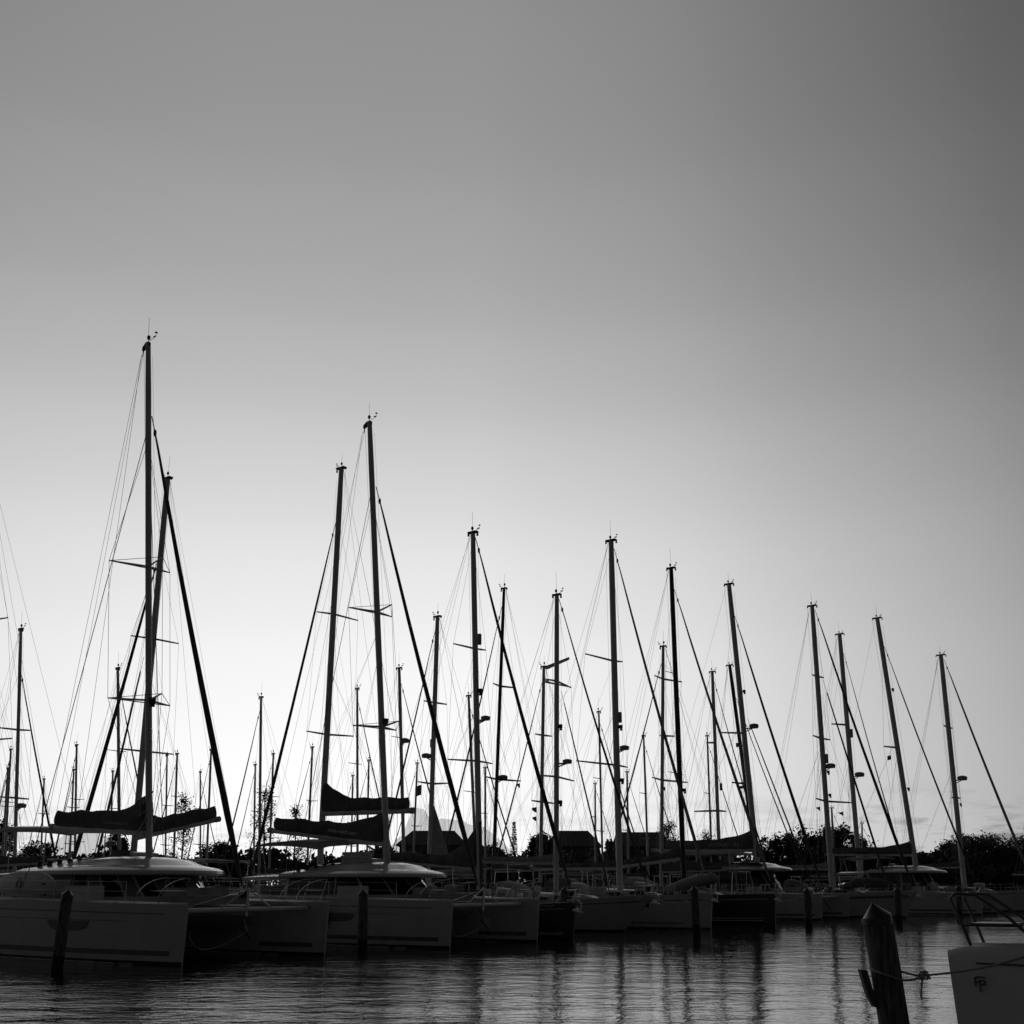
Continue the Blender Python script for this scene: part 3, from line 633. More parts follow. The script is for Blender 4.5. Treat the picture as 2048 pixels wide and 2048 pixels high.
b12 = Boat('sailing_yacht', 'white yacht with triangular grey sail cover at its mast, second mast from right', 'sailing yacht', 1649, 104, group=G1)
b12.root['label'] = 'white yacht with the rightmost front row mast, radar dome halfway up it'
yacht(b12, L=13, B=4.0, xb=6.3, zs0=1.6, zs1=1.9, rake=.3, dodger='canvas')
rig(b12, (1617, 1020), 2.0, 7, xb=6.2, zbow=1.9, half=1.9, zdeck=1.6, xs=-6.5, furl=.98, fr=.095, fm='canvas2', spx=[(1120, [(1621, 1117, -1.2), (1633, 1121, 1.2)]), (1216, [(1632, 1217, -1.2), (1644, 1218, 1.2)])], radar=(1644, 1190, 1), lights=(.35,))
boom(b12, -.2, 4.0, -5.8, 3.9, cover='canvas', hh=.4, peak=.7)

# ---- front row continues to the right, cut off by the photograph's edge
b13 = Boat('sailing_yacht', 'grey hulled yacht at the right end of the row, beyond the photo edge', 'sailing yacht', 1790, 118, group=G1)
yacht(b13, L=12, B=3.8, xb=6, zs0=1.5, zs1=1.8, rake=.5, hull='grey', dodger='canvas', detail=1)
rig(b13, (1768, 1080), 1.9, 6, xb=5.9, zbow=1.8, half=1.8, zdeck=1.5, furl=.96, fr=.09, detail=1)
boom(b13, -.2, 3.5, -5.2, 3.5, hh=.4, peak=.7, jacks=False)

# ---- rear boats ------------------------------------------------------------
def small(label, top, ubase, d, wpx, rev=None, ftop=None, group='masts crowded behind the front row', detail=1, L=11, cover='canvas', hull='gel2', zb=1.7, spx=None, fr=.05, radar=None, refl=None, m='alu', xb=5.2, furl=.93, spreaders=None, sw=1.05, head='tray', bm=True, dodger='canvas', bimini=False, lights=(), inner=None, zboom=3.2):
    if rev is None: rev = top[0] > ubase
    dy = random.uniform(-3, 3)
    for off in [0] + [k * sg for k in range(1, 30) for sg in (1, -1)]:
        w_ = P(ubase, 1330, d + off); yw = YAW + (math.pi if rev else 0) + R(dy)
        me_ = fp(Vector((w_.x, w_.y, 0)), yw, xb - L - .3, xb + .3, L * .155 + .2)
        if not any(hit(me_, fp(f[0].loc, f[0].yaw, *f[1:])) for f in FOOT): d += off; break
    b = Boat('sailing_yacht', label, 'sailing yacht', ubase, d, rev=rev, group=group, dyaw=dy)
    yacht(b, L=L, B=L * .31, xb=xb, zs0=1.15 * L / 11, zs1=1.4 * L / 11, rake=random.uniform(.3, 1.1), hull=hull, detail=detail, dodger=dodger, windows=2, bimini=bimini, stripe=detail > 1)
    rig(b, top, zb, wpx, xb=xb, zbow=1.45, half=L * .155, xs=xb - L, furl=furl, fr=fr, spreaders=spreaders or random.choice([(.38, .68), (.5,), (.33, .62)]), sw=sw, detail=detail, spx=spx, radar=radar, refl=refl, m=m, head=head, lights=lights, furl_top=ftop, inner=inner)
    if bm: boom(b, -.15, zboom, -L * .42, zboom + .1, cover=cover, hh=.36, peak=.7, r=.08, w=.26, jacks=detail > 1)
    return b
# the two tall yachts of the second row and their neighbours
m2 = small('large yacht behind the leftmost catamaran, dark covered boom reaching out right', (548, 776), 497, 58, 9, L=14, xb=6.2, detail=2, zb=2.1, fr=.09, furl=.8, spx=[(998, [(497, 993, 1.2), (563, 1004, -1.2)]), (1153, [(478, 1149, 1.2), (556, 1157, -1.2)])], bm=False, hull='gel', inner=((515, 1022), (3.6, 0, 2.0), .07), bimini='canvas2')
boom(m2, -.2, 4.7, -6.6, 5.45, hh=.85, peak=1.6, r=.13, w=.45)
m3 = small('tall yacht behind the second catamaran with a covered boom held above the lettered bag', (788, 762), 757, 65, 9, L=14, xb=6.4, detail=2, zb=2.1, fr=.075, furl=.87, head='tray', spx=[(964, [(754, 960, 1.2), (811, 972, -1.2)]), (1130, [(740, 1125, 1.2), (805, 1132, -1.2)])], bm=False, hull='gel', bimini='canvas')
boom(m3, -.2, 6.45, -7.0, 6.35, hh=.9, peak=1.9, r=.17, w=.45)
m6 = small('yacht with pale sail draped down its mast, radar on the mast left side', (921, 967), 909, 72, 7, L=12, detail=2, fr=.05, furl=.95, spx=[(1086, [(902, 1083, 1.1), (934, 1088, -1.1)]), (1198, [(894, 1195, 1.1), (936, 1197, -1.1)])], radar=(908, 1159, -1), refl=(913, 1142, 12, 5), hull='gel')
q = MB(); t0 = m6.px(912, 1215); c0 = m6.px(910, 1300); c1 = m6.px(937, 1300); q.prism([t0, m6.px(922, 1245), m6.px(934, 1285), c1, c0], (0, .1, 0)); q.build('draped_sail', M['sailpale'], m6.root)
m7 = small('yacht with a thin black mast leaning right, between the radar mast and the flag mast', (1013, 928), 997, 76, 5, L=12, detail=2, m='blackmast', furl=.94, spx=[(1064, [(998, 1059, 1.1), (1029, 1065, -1.1)]), (1192, [(988, 1188, 1.1), (1036, 1194, -1.1)])], radar=(1009, 1189, 1))
m9 = small('yacht flying two small flags below its spreaders, crane arm at its masthead', (1068, 1036), 1063, 86, 5, L=11, detail=2, furl=.93, spx=[(1057, [(1075, 1055, -1.1), (1105, 1064, -1.1)]), (1131, [(1056, 1129, 1.1), (1079, 1132, -1.1)]), (1223, [(1051, 1221, 1.1), (1083, 1225, -1.1)])])
MB().prism([m9.T + Vector(v) for v in ((0, -.06, -.1), (-.3, -.06, .05), (-2.4, -.06, .5), (-2.4, -.06, .3), (-.3, -.06, -.25))], (0, .12, 0)).build('masthead_arm', M['alu'], m9.root)
m12 = small('yacht hoisting a tiny flag, mast standing just left of the black mast', (1233, 1008), 1230, 78, 5, L=11.5, detail=2, furl=.93, spx=[(1054, [(1221, 1048, 1.1), (1259, 1057, -1.1)]), (1132, [(1228, 1131, 1.1), (1249, 1132, -1.1)]), (1193, [(1218, 1189, 1.1), (1267, 1196, -1.1)])], rev=True)
m13 = small('yacht with reflector low on its mast, behind the lettered black boom bag', (1301, 1043), 1312, 97, 5, L=11.5, detail=2, furl=.95, spx=[(1141, [(1293, 1141, -1.1), (1305, 1141, 1.1)]), (1235, [(1276, 1236, -1.1), (1320, 1236, 1.1)])], refl=(1313, 1202, 10, 4))
m15 = small('yacht with a dark furled mast leaning left close behind the numbered catamaran', (1325, 1034), 1366, 108, 5.5, L=12, detail=2, furl=.85, m='blackmast', spx=[(1197, [(1328, 1196, -1.1), (1352, 1198, 1.1)])])
m17 = small('yacht with one short spreader and reflector, between the two tallest right-hand masts', (1477, 991), 1506, 104, 6.8, L=12.5, detail=2, zb=1.9, furl=.92, fr=.05, spx=[(1116, [(1466, 1115, -1.2), (1488, 1116, 1.2)])], refl=(1493, 1128, 12, 5), radar=(1502, 1185, 1), hull='gel')
# left side
ml0 = small('yacht at the far left whose spreaders point right, white hardtop over its cockpit', (287, 700), 300, 54, 8, L=13.5, xb=6, detail=2, zb=2.0, furl=.9, fr=.08, rev=True, hull='gel', spx=[(968, [(258, 972, 1.2), (327, 968, -1.2)]), (1136, [(262, 1140, 1.2), (333, 1135, -1.2)])])
q = MB(); rings = []
for x, s in ((-8.2, -.1), (-7.6, .0), (-4.6, .1), (-3.6, 0)):
    rings.append([Vector((x, a * 1.9, 4.75 + s + .12 * (1 - a * a))) for a in (-1, -.6, 0, .6, 1)] + [Vector((x, a * 1.9, 4.62 + s + .1 * (1 - a * a))) for a in (1, .6, 0, -.6, -1)])
q.loft(rings); q.build('hardtop', M['gel'], ml0.root)
for y in (-1.5, 1.5):
    for x in (-7, -4.2): MB().tube((x, y, 1.3), (x, y, 4.65), .03).build('hardtop_post', M['steel'], ml0.root)
small('slim yacht just right of the far left spreaders, two crosstrees on its mast', (345, 984), 337, 70, 5, L=11.5, detail=2, furl=.83, spx=[(1122, [(312, 1120, 1.1), (359, 1124, -1.1)]), (1217, [(316, 1216, 1.1), (356, 1219, -1.1)])], rev=False, radar=(343, 1228, 1))
rest = [
    ('thin bare mast nearest the left edge of the marina', (331, 1150), 322, 118, 3), ('short dark mast left of the slim two-crosstree yacht', (327, 1176), 318, 132, 3),
    ('low distant yacht left of the leftmost covered boom', (377, 1191), 372, 143, 2.6), ('dark single mast standing over the middle of the leftmost covered boom', (422, 1144), 420, 116, 3.2),
    ('short mast with crosstree beside the dark single mast', (418, 1178), 412, 130, 2.6),
    ('yacht whose mast rises left of the leftmost big catamaran mast', (479, 1038), 483, 80, 4.5), ('low mast with a small radar left of the biggest mast', (472, 1180), 468, 140, 2.6),
    ('mast in front of the sparse tree right of the biggest mast', (561, 1156), 556, 122, 3.2), ('thin mast left of the sparse tree, beyond the right-hand boom', (547, 1158), 545, 131, 2.6),
    ('thin distant mast above the tip of the right-hand boom', (593, 1181), 594, 146, 2.4), ('mast tucked against the thick furled sail of the leftmost catamaran', (608, 1150), 601, 124, 3.2),
    ('mast in front of the tall sparse tree between the catamarans', (677, 1078), 675, 90, 4), ('short mast at the left side of the tall sparse tree', (669, 1171), 667, 136, 2.8),
    ('short mast at the right side of the tall sparse tree', (694, 1156), 688, 126, 3), ('mast just left of the leaning mast with the raised boom', (748, 1147), 740, 121, 3.2),
    ('mast between the raised boom and the second catamaran mast', (810, 1066), 811, 96, 3.6), ('low mast with hooked top above the raised boom', (804, 1186), 801, 141, 2.6),
    ('low mast right of the hooked one above the raised boom', (826, 1165), 823, 130, 2.8), ('yacht with small radar just right of the second catamaran mast', (868, 1038), 876, 84, 5),
    ('short mast leaning right beside a dark ensign', (893, 1169), 886, 133, 2.8), ('mast leaning left beside the radar mast of the black yacht', (964, 1076), 976, 94, 4.2),
    ('short thin mast right of the black yacht mast', (987, 1175), 987, 138, 3), ('thin mast left of the yacht with the plumb bow', (1144, 1098), 1150, 100, 3),
    ('short mast beside the thin one left of the plumb-bowed yacht', (1139, 1197), 1139, 148, 2.6), ('low mast right of the plumb-bowed yacht', (1183, 1181), 1185, 142, 2.8),
    ('mast with two crosstrees over the long house roof', (1206, 1131), 1213, 118, 3), ('thin mast left of the reflector mast over the lettered bag', (1294, 1131), 1301, 121, 2.8),
    ('very short mast right of the numbered catamaran, before the large tree', (1466, 1231), 1470, 168, 3), ('stub mast showing above the large tree', (1508, 1252), 1508, 172, 2.4),
]
for i, (lb, tp, ub, dd, wp) in enumerate(rest):
    rev = tp[0] > ub
    lb = ('small yacht with the ' + lb) if not lb.startswith(('yacht', 'low distant', 'slim')) else lb
    rd = (tp[0] + (5 if not rev else -4), tp[1] + 100, 1) if i in (6, 18) else None
    small(lb, tp, ub, dd, wp, rev=rev, L=10 + random.random() * 1.6, cover=random.choice(['canvas', 'canvas', 'canvas2']), hull=random.choice(['gel', 'gel2', 'gel2', 'grey', 'dark']), bimini=random.choice([False, 'canvas', 'canvas2']), dodger=random.choice(['canvas', 'canvas2']), sw=1.0, radar=rd, fr=.05)
# small flags hoisted on rear rigging
def flag(b, u, v, dd, w=5, h=5, tri=True, m='flag'):
    a = b.px(u, v, dd); k = dd / F; q = MB(); n = 5; top = []; bot = []
    for i in range(n + 1):
        t = i / n; off = Vector((0, .25 * k * w * math.sin(t * 4), -.25 * h * k * t)); 
        x = b.inv @ Vector((-w * k * t, 0, 0))
        hh = h * k * (1 - (t if tri else 0) * .95)
        top.append(a + x + off + Vector((0, 0, 0))); bot.append(a + x + off - Vector((0, 0, hh)))
    q.loft([top, bot], cap=False, closed=False); q.build('flag', M[m], b.root)
    wire(b, 'flag_halyard', [a + Vector((0, 0, 3)), a - Vector((0, 0, 4))], .006)
flag(m9, 1058, 1230, 86, 8, 8); flag(m9, 1058, 1243, 86, 7, 7)
flag(m12, 1236, 1202, 78, 5, 6); flag(m13, 1341, 1140, 97, 7, 6, False); flag(m15, 1344, 1200, 108, 5, 4, False); flag(m15, 1342, 1208, 108, 4, 4)
flag(b9, 1450, 1229, 83, 6, 7); flag(m17, 1482, 1236, 104, 7, 7); flag(b11, 1548, 1158, 94, 5, 6, False); flag(m6, 899, 1199, 72, 8, 14, False); flag(m7, 1035, 1197, 76, 5, 7)

# ---- left of the photograph: the marina carries on (second row, beyond the empty berth)
small('yacht alone at the outer left end of the second row, blue-dark cover on a low boom', (118, 838), 128, 62, 7, rev=True, L=12.5, detail=2, hull='gel', furl=.95, fr=.06).root['label'] = 'yacht alone at the outer left end of the second row, dark cover on its boom'
small('low yacht near the left end whose mast leans slightly right', (224, 1010), 219, 82, 5, L=11.5, detail=2, hull='gel2')
small('grey hulled yacht near the left end with the shortest mast there', (60, 1085), 66, 95, 4, L=11, detail=1, hull='grey')

# ---------------------------------------------------------------- loose things on and between the boats
sup = thing('paddleboard', 'pale oval paddleboard with round emblem standing on the leftmost catamaran side deck', 'paddleboard', b1.loc + Matrix.Rotation(b1.yaw, 3, 'Z') @ Vector((-1.75, -3.42, 1.86)), b1.yaw)
q = MB(); rings = []; n = 36
for yy, g in ((-.05, .93), (-.03, .99), (.03, .99), (.05, .93)):
    rings.append([Vector((1.6 * g * math.copysign(abs(math.cos(a)) ** .8, math.cos(a)), yy, .42 + .40 * g * math.copysign(abs(math.sin(a)) ** .9, math.sin(a)))) for a in [2 * math.pi * i / n for i in range(n)]])
q.loft(rings); q.build('board', M['gel2'], sup)
q = MB()
for r0 in (.2, .12):
    q.path([(-.25 + r0 * .75 * math.cos(2 * math.pi * i / 20), -.055, .42 + r0 * math.sin(2 * math.pi * i / 20)) for i in range(21)], .012, n=5)
q.build('emblem', M['line'], sup); MB().box((-.02, -.056, .42), (.02, .012, .72), pitch=.2).build('pinline', M['line'], sup, smooth=False)
MB().box((1.12, -.056, .42), (.22, .02, .05)).build('carry_handle', M['rubber'], sup)
sup.rotation_euler = (R(-8), 0, b1.yaw)

def piling(label, ut, vt, ub, d, wpx, group='wooden mooring pilings in front of the bows', big=False):
    a = P(ub, 1400, d); base = Vector((a.x, a.y, 0)); top = P(ut, vt, d)
    o = thing('mooring_piling', label, 'piling', base, 0, group)
    T = top - base; r = wpx / 2 * d / F; n = 24 if big else 14; q = MB()
    ch = r * 1.15; k = T.z - ch; pts = []; rs = []
    for i in range(15):
        t = i / 14; z = -.8 + (k + .8) * t; f = z / T.z
        kink = .02 * math.sin(3.0 * f + ub) 
        pts.append(Vector((T.x * f + kink, T.y * f, z))); rs.append(r * (1.06 - .06 * f) * (1 + .012 * math.sin(9 * f + d)))
    q.path(pts, rs, n=n); po = q.build('post', M['wood'], o)
    q = MB(); q.path([p for p in pts[3:7]], [r_ * 1.012 for r_ in rs[3:7]], n=n, cap=False); q.build('tide_stain', M['anti'], po)
    q = MB(); c = pts[-1]; q.path([c + Vector((0, 0, -r * .45)), c + Vector((0, 0, 0)), c + Vector((0, 0, .02)), T + Vector((0, 0, -.02)), T], [r * 1.05, r * 1.06, r * 1.03, r * .06, .004], n=n); q.build('cone_cap', M['cap'], o, ang=25)
    return o, pts, r
big, bpts, br = piling('big dark wooden piling in the right foreground with a cone top and rope around it', 1522, 1361, 1551, 13.8, 38, big=True)
q = MB(); c = Vector((bpts[10].x - br - .04, -.05, bpts[10].z - .12))
q.prism([c + Vector((-.12, 0, .26)), c + Vector((-.04, 0, .25)), c + Vector((.02, 0, .02)), c + Vector((.09, 0, -.08)), c + Vector((.09, 0, -.2)), c + Vector((.02, 0, -.18)), c + Vector((-.05, 0, -.04))], (0, .12, 0)); q.build('timber_cleat', M['wood'], big, smooth=False)
for lb, ut, vt, ub, d, w in (
    ('leftmost piling, leaning, before the hull window of the leftmost catamaran', 412, 1343, 398, 30.3, 15),
    ('piling before the second catamaran hull', 818, 1342, 817, 39.5, 12.5),
    ('piling at the raked bow yacht, right of the second catamaran', 1098, 1339, 1095, 49, 12),
    ('leaning piling before the plumb-bowed white yacht', 1275, 1338, 1280, 53.5, 10.5),
    ('piling beside the bow with the thin numeral', 1432, 1341, 1434, 66, 9.5),
    ('piling directly right of the big foreground piling', 1557, 1340, 1559, 74, 9),
    ('rightmost small piling, behind the tubular rail of the near boat', 1641, 1337, 1644, 84, 8)):
    piling(lb, ut, vt, ub, d, w)

# ---------------------------------------------------------------- near motor catamaran on the right
nb = thing('motor_catamaran', 'white catamaran bow cropped at lower right, logo on its side and tubular bow rail', 'catamaran', (0, 0, 0), YAW + math.pi)
bow = P(1627, 1420, 14.0); bd = Vector((-HB.x, -HB.y, 0)); pl = Vector((-bd.y, bd.x, 0))     # pl: port side, towards us
nloc = bow - bd * 5.7 - pl * 2.85; nb.location = (nloc.x, nloc.y, 0)
class NB: pass
N = NB(); N.root = nb; N.near = 1
zb0 = bow.z
for sd in (-1, 1):
    h = Hull(-7.6, 5.7, sd * 2.85, 1.6, zb0 + .12, zb0, .1, keel=.55, fine=.12, stern=.9, tumble=.95)
    if sd == 1: hN = h
    q = MB(); rings = []
    for i in range(41):
        u = (i / 40) ** .7; zt = h.zs(u); e = max(0, (u - .985) / .015); dz = .06 * e * e
        zz = [zt - dz, zt * .985 - dz, zt * .93 - dz, zt * .7, zt * .42, zt * .15, 0, -.3, -.45]
        ins = [.05, .015, 0, 0, 0, 0, 0, 0, 0]
        rings.append([h.pt(u, z, 1, -k) for z, k in zip(zz, ins)] + [h.pt(u, z, -1, -k) for z, k in zip(reversed(zz), reversed(ins))])
    ho = q.loft(rings).build('hull', M['nearhull'], nb, ang=50)
    h.strip('antifouling', M['anti'], ho, sd, 0, 1, -.3, .1); h.strip('boot_stripe', M['stripe'], ho, sd, .03, .96, .26, .4)
    h.strip('moulded_groove', M['stripe'], ho, sd, .2, .975, zb0 - .215, zb0 - .192)
    q = MB(); z = h.zs(.9) - .01; yc = h.yc
    o_ = .36 * sd
    q.path([(5.35, yc + o_, z), (5.45, yc + o_, z + .3), (5.55, yc + o_, z + .56), (5.48, yc + o_, z + .62), (5.25, yc + o_, z + .6), (4.9, yc + o_ * 1.05, z + .34), (4.55, yc + o_ * 1.1, z)], .019, n=8)
    q.path([(5.35, yc - o_, z), (5.45, yc - o_, z + .3), (5.55, yc - o_, z + .56), (5.48, yc - o_, z + .62), (5.25, yc - o_, z + .6), (4.9, yc - o_ * 1.05, z + .34), (4.55, yc - o_ * 1.1, z)], .019, n=8)
    q.tube((5.5, yc + o_, z + .6), (5.5, yc - o_, z + .6), .019, n=8); q.tube((5.42, yc + o_, z + .24), (4.75, yc + o_, z + .24), .014); q.tube((5.42, yc - o_, z + .24), (4.75, yc - o_, z + .24), .014)
    q.box((5.1, yc, z + .25), (.5, .66, .035)); q.build('pulpit', M['dull'], nb)
    q = MB(); rows = []
    for i in range(16):
        u = i / 15 * .985; zz = h.zs(u) - .003; x = h.x(u, zz); wv = h.w(u, zz) - .07
        rows.append([Vector((x, yc + wv * t, zz + .03 * (1 - t * t))) for t in (-1, -.5, 0, .5, 1)])
    q.loft(rows, cap=False, closed=False).build('deck', M['deck'], nb)
q = MB(); q.tube((4.95, -2.5, zb0 - .15), (4.95, 2.5, zb0 - .15), .1, n=12); q.build('crossbeam', M['alu'], nb)
q = MB(); q.box((3.6, 0, zb0 - .1), (2.6, 4.2, .02)); q.build('trampoline', M['canvas'], nb)
q = MB(); q.loft([[Vector((x, 2.4, 1.5)), Vector((x, -2.4, 1.5)), Vector((x, -2.4, .8)), Vector((x, 2.4, .8))] for x in (-6.8, 2.3)]); q.build('bridge_deck', M['gel'], nb)
q = MB(); q.loft([[Vector((x, y * g, z)) for x, y in ((-4, 2.4), (.2, 2.4), (1.9, 1.2), (1.9, -1.2), (.2, -2.4), (-4, -2.4))] for z, g in ((1.45, 1), (2.7, .9))]); q.build('cabin', M['gel'], nb)
q = MB(); q.box((-1.2, 0, 2.8), (6.6, 5.2, .16)); q.build('roof', M['gel'], nb)
q = MB(); c = Vector((4.62, 2.62, zb0 + .16)); q.path([c + Vector((-.0, -.34, 0)), c + Vector((0, -.2, 0)), c + Vector((0, .15, -.02)), c + Vector((0, .2, -.02))], [.05, .07, .065, .03], n=10); q.box(c + Vector((0, -.1, -.1)), (.08, .06, .2)); q.build('bow_roller', M['rubber'], nb)
q = MB(); q.tube((4.0, -.35, zb0 - .1), (4.0, -.2, zb0 + .95), .022, n=8); q.build('rail_post', M['alu'], nb)
# side emblem: two interlocked angular strokes, read from the bow aft
def emblem(x0, z0, s):
    q = MB(); y = lambda x, z: hN.yc + hN.w((x + 7.6) / (5.7 - .1 * (1 - z / hN.zs1) + 7.6), z) + .014
    def stroke(pts, w):
        pts = [Vector((x0 - a * s, 0, z0 + c * s)) for a, c in pts]
        for i in range(len(pts) - 1):
            a, c = pts[i], pts[i + 1]; t = (c - a).normalized(); nn = Vector((-t.z, 0, t.x)) * w * s
            e = t * w * s * .9
            quad = [a - e + nn, c + e + nn, c + e - nn, a - e - nn]
            q.prism([(p.x, y(p.x, p.z), p.z) for p in quad], (0, -.03 - .002 * i, 0))
    stroke([(-.35, -.18), (-.35, .42), (-.18, .5), (.42, .5)], .055)
    stroke([(-.35, .12), (-.1, .12), (.0, .2)], .05)
    stroke([(.02, -.6), (.02, .05), (.1, .24), (.42, .24), (.42, -.05), (.2, -.08), (.1, -.08)], .05)
    q.build('bow_emblem', M['stripe'], nb, smooth=False)
emblem(5.33, zb0 - .44, .15)

# mooring rope from the big piling to the near boat
rope = MB(); bx, by = big.location.x, big.location.y
zc = P(1522, 1461, 13.8).z; f = zc / bpts[-1].z
ctr = Vector((bx, by, 0)) + lerp(Vector((0, 0, 0)), Vector((bpts[-1].x, bpts[-1].y, bpts[-1].z)), f)
kn = P(1594, 1463, 13.6); pts = []
rl = br * 1.08
pts.append(kn + Vector((0, 0, .01)))
start = ctr + Vector((rl, .1, .06))
pts += [lerp(kn, start, t) + Vector((0, 0, -.03 * math.sin(math.pi * t))) for t in (.3, .6)]
for i in range(0, 19):
    a = R(60) + i * R(13.4); pts.append(ctr + Vector((rl * math.cos(a), rl * math.sin(a), .07 - .1 * i / 18 + .04 * math.cos(a) * -1)))
pts += [lerp(pts[-1], kn, t) + Vector((0, 0, -.03 * math.sin(math.pi * t))) for t in (.3, .6, .9)] + [kn]
rope.path(pts, .014, n=8)
end = P(1790, 1417, 13.05)
mid = [lerp(kn, end, t) + Vector((0, 0, -.07 * math.sin(math.pi * t))) for t in (0, .15, .3, .45, .6, .75, .9, 1)]
rope.path(mid, .013, n=8)
for k in range(3):
    n = 12; c = kn + Vector((-.03 + .035 * k, 0, .004 * k)); rope.path([c + Vector((.03 * math.cos(2 * math.pi * i / n + k), .02 * math.sin(4 * math.pi * i / n), .045 * math.sin(2 * math.pi * i / n))) for i in range(n + 1)], .012, n=6)
rope.path([kn + Vector((-.02, 0, -.02)), kn + Vector((-.04, 0, -.12)), kn + Vector((-.055, 0, -.22)), kn + Vector((-.05, 0, -.28))], .011, n=6)
tag(rope.build('mooring_rope', M['rope']), 'knotted mooring rope looped round the big foreground piling and led to the near bow', 'rope')
def line(label, a, c, sag, r=.014):
    q = MB(); q.path([lerp(a, c, t / 10) + Vector((0, 0, -sag * math.sin(math.pi * t / 10))) for t in range(11)], r, n=6)
    tag(q.build('mooring_rope', M['rope']), label, 'rope')
Wb = lambda b, v: b.loc + Matrix.Rotation(b.yaw, 3, 'Z') @ Vector(v)
line('thin mooring rope from the leftmost leaning piling to the leftmost catamaran deck', P(408, 1371, 30.2), Wb(b1, (3.2, -3.4, 1.76)), .05)
line('thin mooring rope from the second catamaran hull to the piling before it', P(819, 1368, 39.3), Wb(b2, (1.2, -3.55, 1.5)), .12)
line('thin mooring rope sagging from the plumb-bowed yacht to its leaning piling', P(1275, 1360, 53.3), Wb(b5, (2.5, -1.7, 1.75)), .2)
line('thin mooring rope from the numbered bow catamaran to its piling', P(1432, 1352, 65.8), Wb(b7, (1.2, -3.55, 1.3)), .25)

line('mooring rope from the second catamaran near bow to the third piling', P(1097, 1360, 48.8), Wb(b2, (5.3, 2.7, 1.7)), .25)
line('mooring rope from the black yacht stem to the bow numeral piling', P(1431, 1356, 65.8), Wb(b6, (5.7, 0, 1.8)), .2)
line('mooring rope from the raked bow yacht to the leaning piling', P(1274, 1355, 53.3), Wb(b4, (5.4, 0, 1.75)), .3)
line('mooring rope from the dark sheer yacht to the piling right of the big one', P(1557, 1352, 73.8), Wb(b9, (6.0, 0, 1.85)), .2)
line('mooring rope from the rightmost front yacht to the rightmost small piling', P(1641, 1350, 83.8), Wb(b12, (6.1, 0, 1.9)), .35)

# ---------------------------------------------------------------- floating dock behind the front row (seen left of the first boat)
pd = thing('pontoon_dock', 'low wooden pontoon dock running behind the sterns of the front row boats', 'dock', (0, 0, 0))
PV = Vector((.57, .82, 0)).normalized(); BV = Vector((HB.x, HB.y, 0))
def ST(s, t, z=0): return BV * s + PV * t + Vector((0, 0, z))
q = MB()
q.prism([ST(-41.6, -12, .42), ST(-43.2, -12, .42), ST(-43.2, 26, .42), ST(-41.6, 26, .42)], (0, 0, .14)); q.build('walkway', M['plank'], pd)
q = MB(); q.prism([ST(-41.75, -11.9, .0), ST(-43.05, -11.9, .0), ST(-43.05, 25.9, .0), ST(-41.75, 25.9, .0)], (0, 0, .4)); q.build('float', M['anti'], pd)

# ---------------------------------------------------------------- ground, water, hill, trees, houses
wm = bpy.data.materials.new('harbour_water'); wm.use_nodes = True; nt = wm.node_tree; bs = nt.nodes['Principled BSDF']
bs.inputs['Base Color'].default_value = (.004, .004, .004, 1); bs.inputs['Roughness'].default_value = .04; bs.inputs['IOR'].default_value = 1.33
tc = nt.nodes.new('ShaderNodeTexCoord')
def noise(scale, detail, st=(1, 1, 1), rot=0):
    mp = nt.nodes.new('ShaderNodeMapping'); mp.inputs['Scale'].default_value = st; mp.inputs['Rotation'].default_value = (0, 0, rot)
    nt.links.new(tc.outputs['Object'], mp.inputs[0])
    n = nt.nodes.new('ShaderNodeTexNoise'); n.inputs['Scale'].default_value = scale; n.inputs['Detail'].default_value = detail; n.inputs['Roughness'].default_value = .55
    nt.links.new(mp.outputs[0], n.inputs['Vector']); return n.outputs[0]
def mth(op, a, b_):
    n = nt.nodes.new('ShaderNodeMath'); n.operation = op
    for i, x in enumerate((a, b_)):
        if isinstance(x, (int, float)): n.inputs[i].default_value = x
        else: nt.links.new(x, n.inputs[i])
    return n.outputs[0]
hgt = mth('ADD', mth('MULTIPLY', noise(.55, 2, (1, 1.6, 1), .3), .9), mth('ADD', mth('MULTIPLY', noise(2.2, 3, (1, 1.7, 1), -.2), .45), mth('MULTIPLY', noise(7, 3, (1, 1.3, 1), .1), .1)))
hgt = mth('MULTIPLY', hgt, mth('ADD', .15, mth('MULTIPLY', noise(.05, 3, (1, 2.2, 1)), 1.7)))
wsx = nt.nodes.new('ShaderNodeSeparateXYZ'); nt.links.new(tc.outputs['Object'], wsx.inputs[0])
wmr = nt.nodes.new('ShaderNodeMapRange'); wmr.interpolation_type = 'SMOOTHSTEP'
for k_, v_ in ((1, -9), (2, 5), (3, 2.1), (4, .6)): wmr.inputs[k_].default_value = v_
nt.links.new(wsx.outputs[0], wmr.inputs[0]); hgt = mth('MULTIPLY', hgt, wmr.outputs[0])
bp = nt.nodes.new('ShaderNodeBump'); bp.inputs['Strength'].default_value = 1; bp.inputs['Distance'].default_value = .045
nt.links.new(hgt, bp.inputs['Height']); nt.links.new(bp.outputs[0], bs.inputs['Normal'])
q = MB(); q.poly([(-1500, -300, 0), (1500, -300, 0), (1500, 240, 0), (-1500, 240, 0)])
tag(q.build('water', wm, smooth=False), 'dark rippled harbour water reflecting the pale sky', None, None, 'structure')

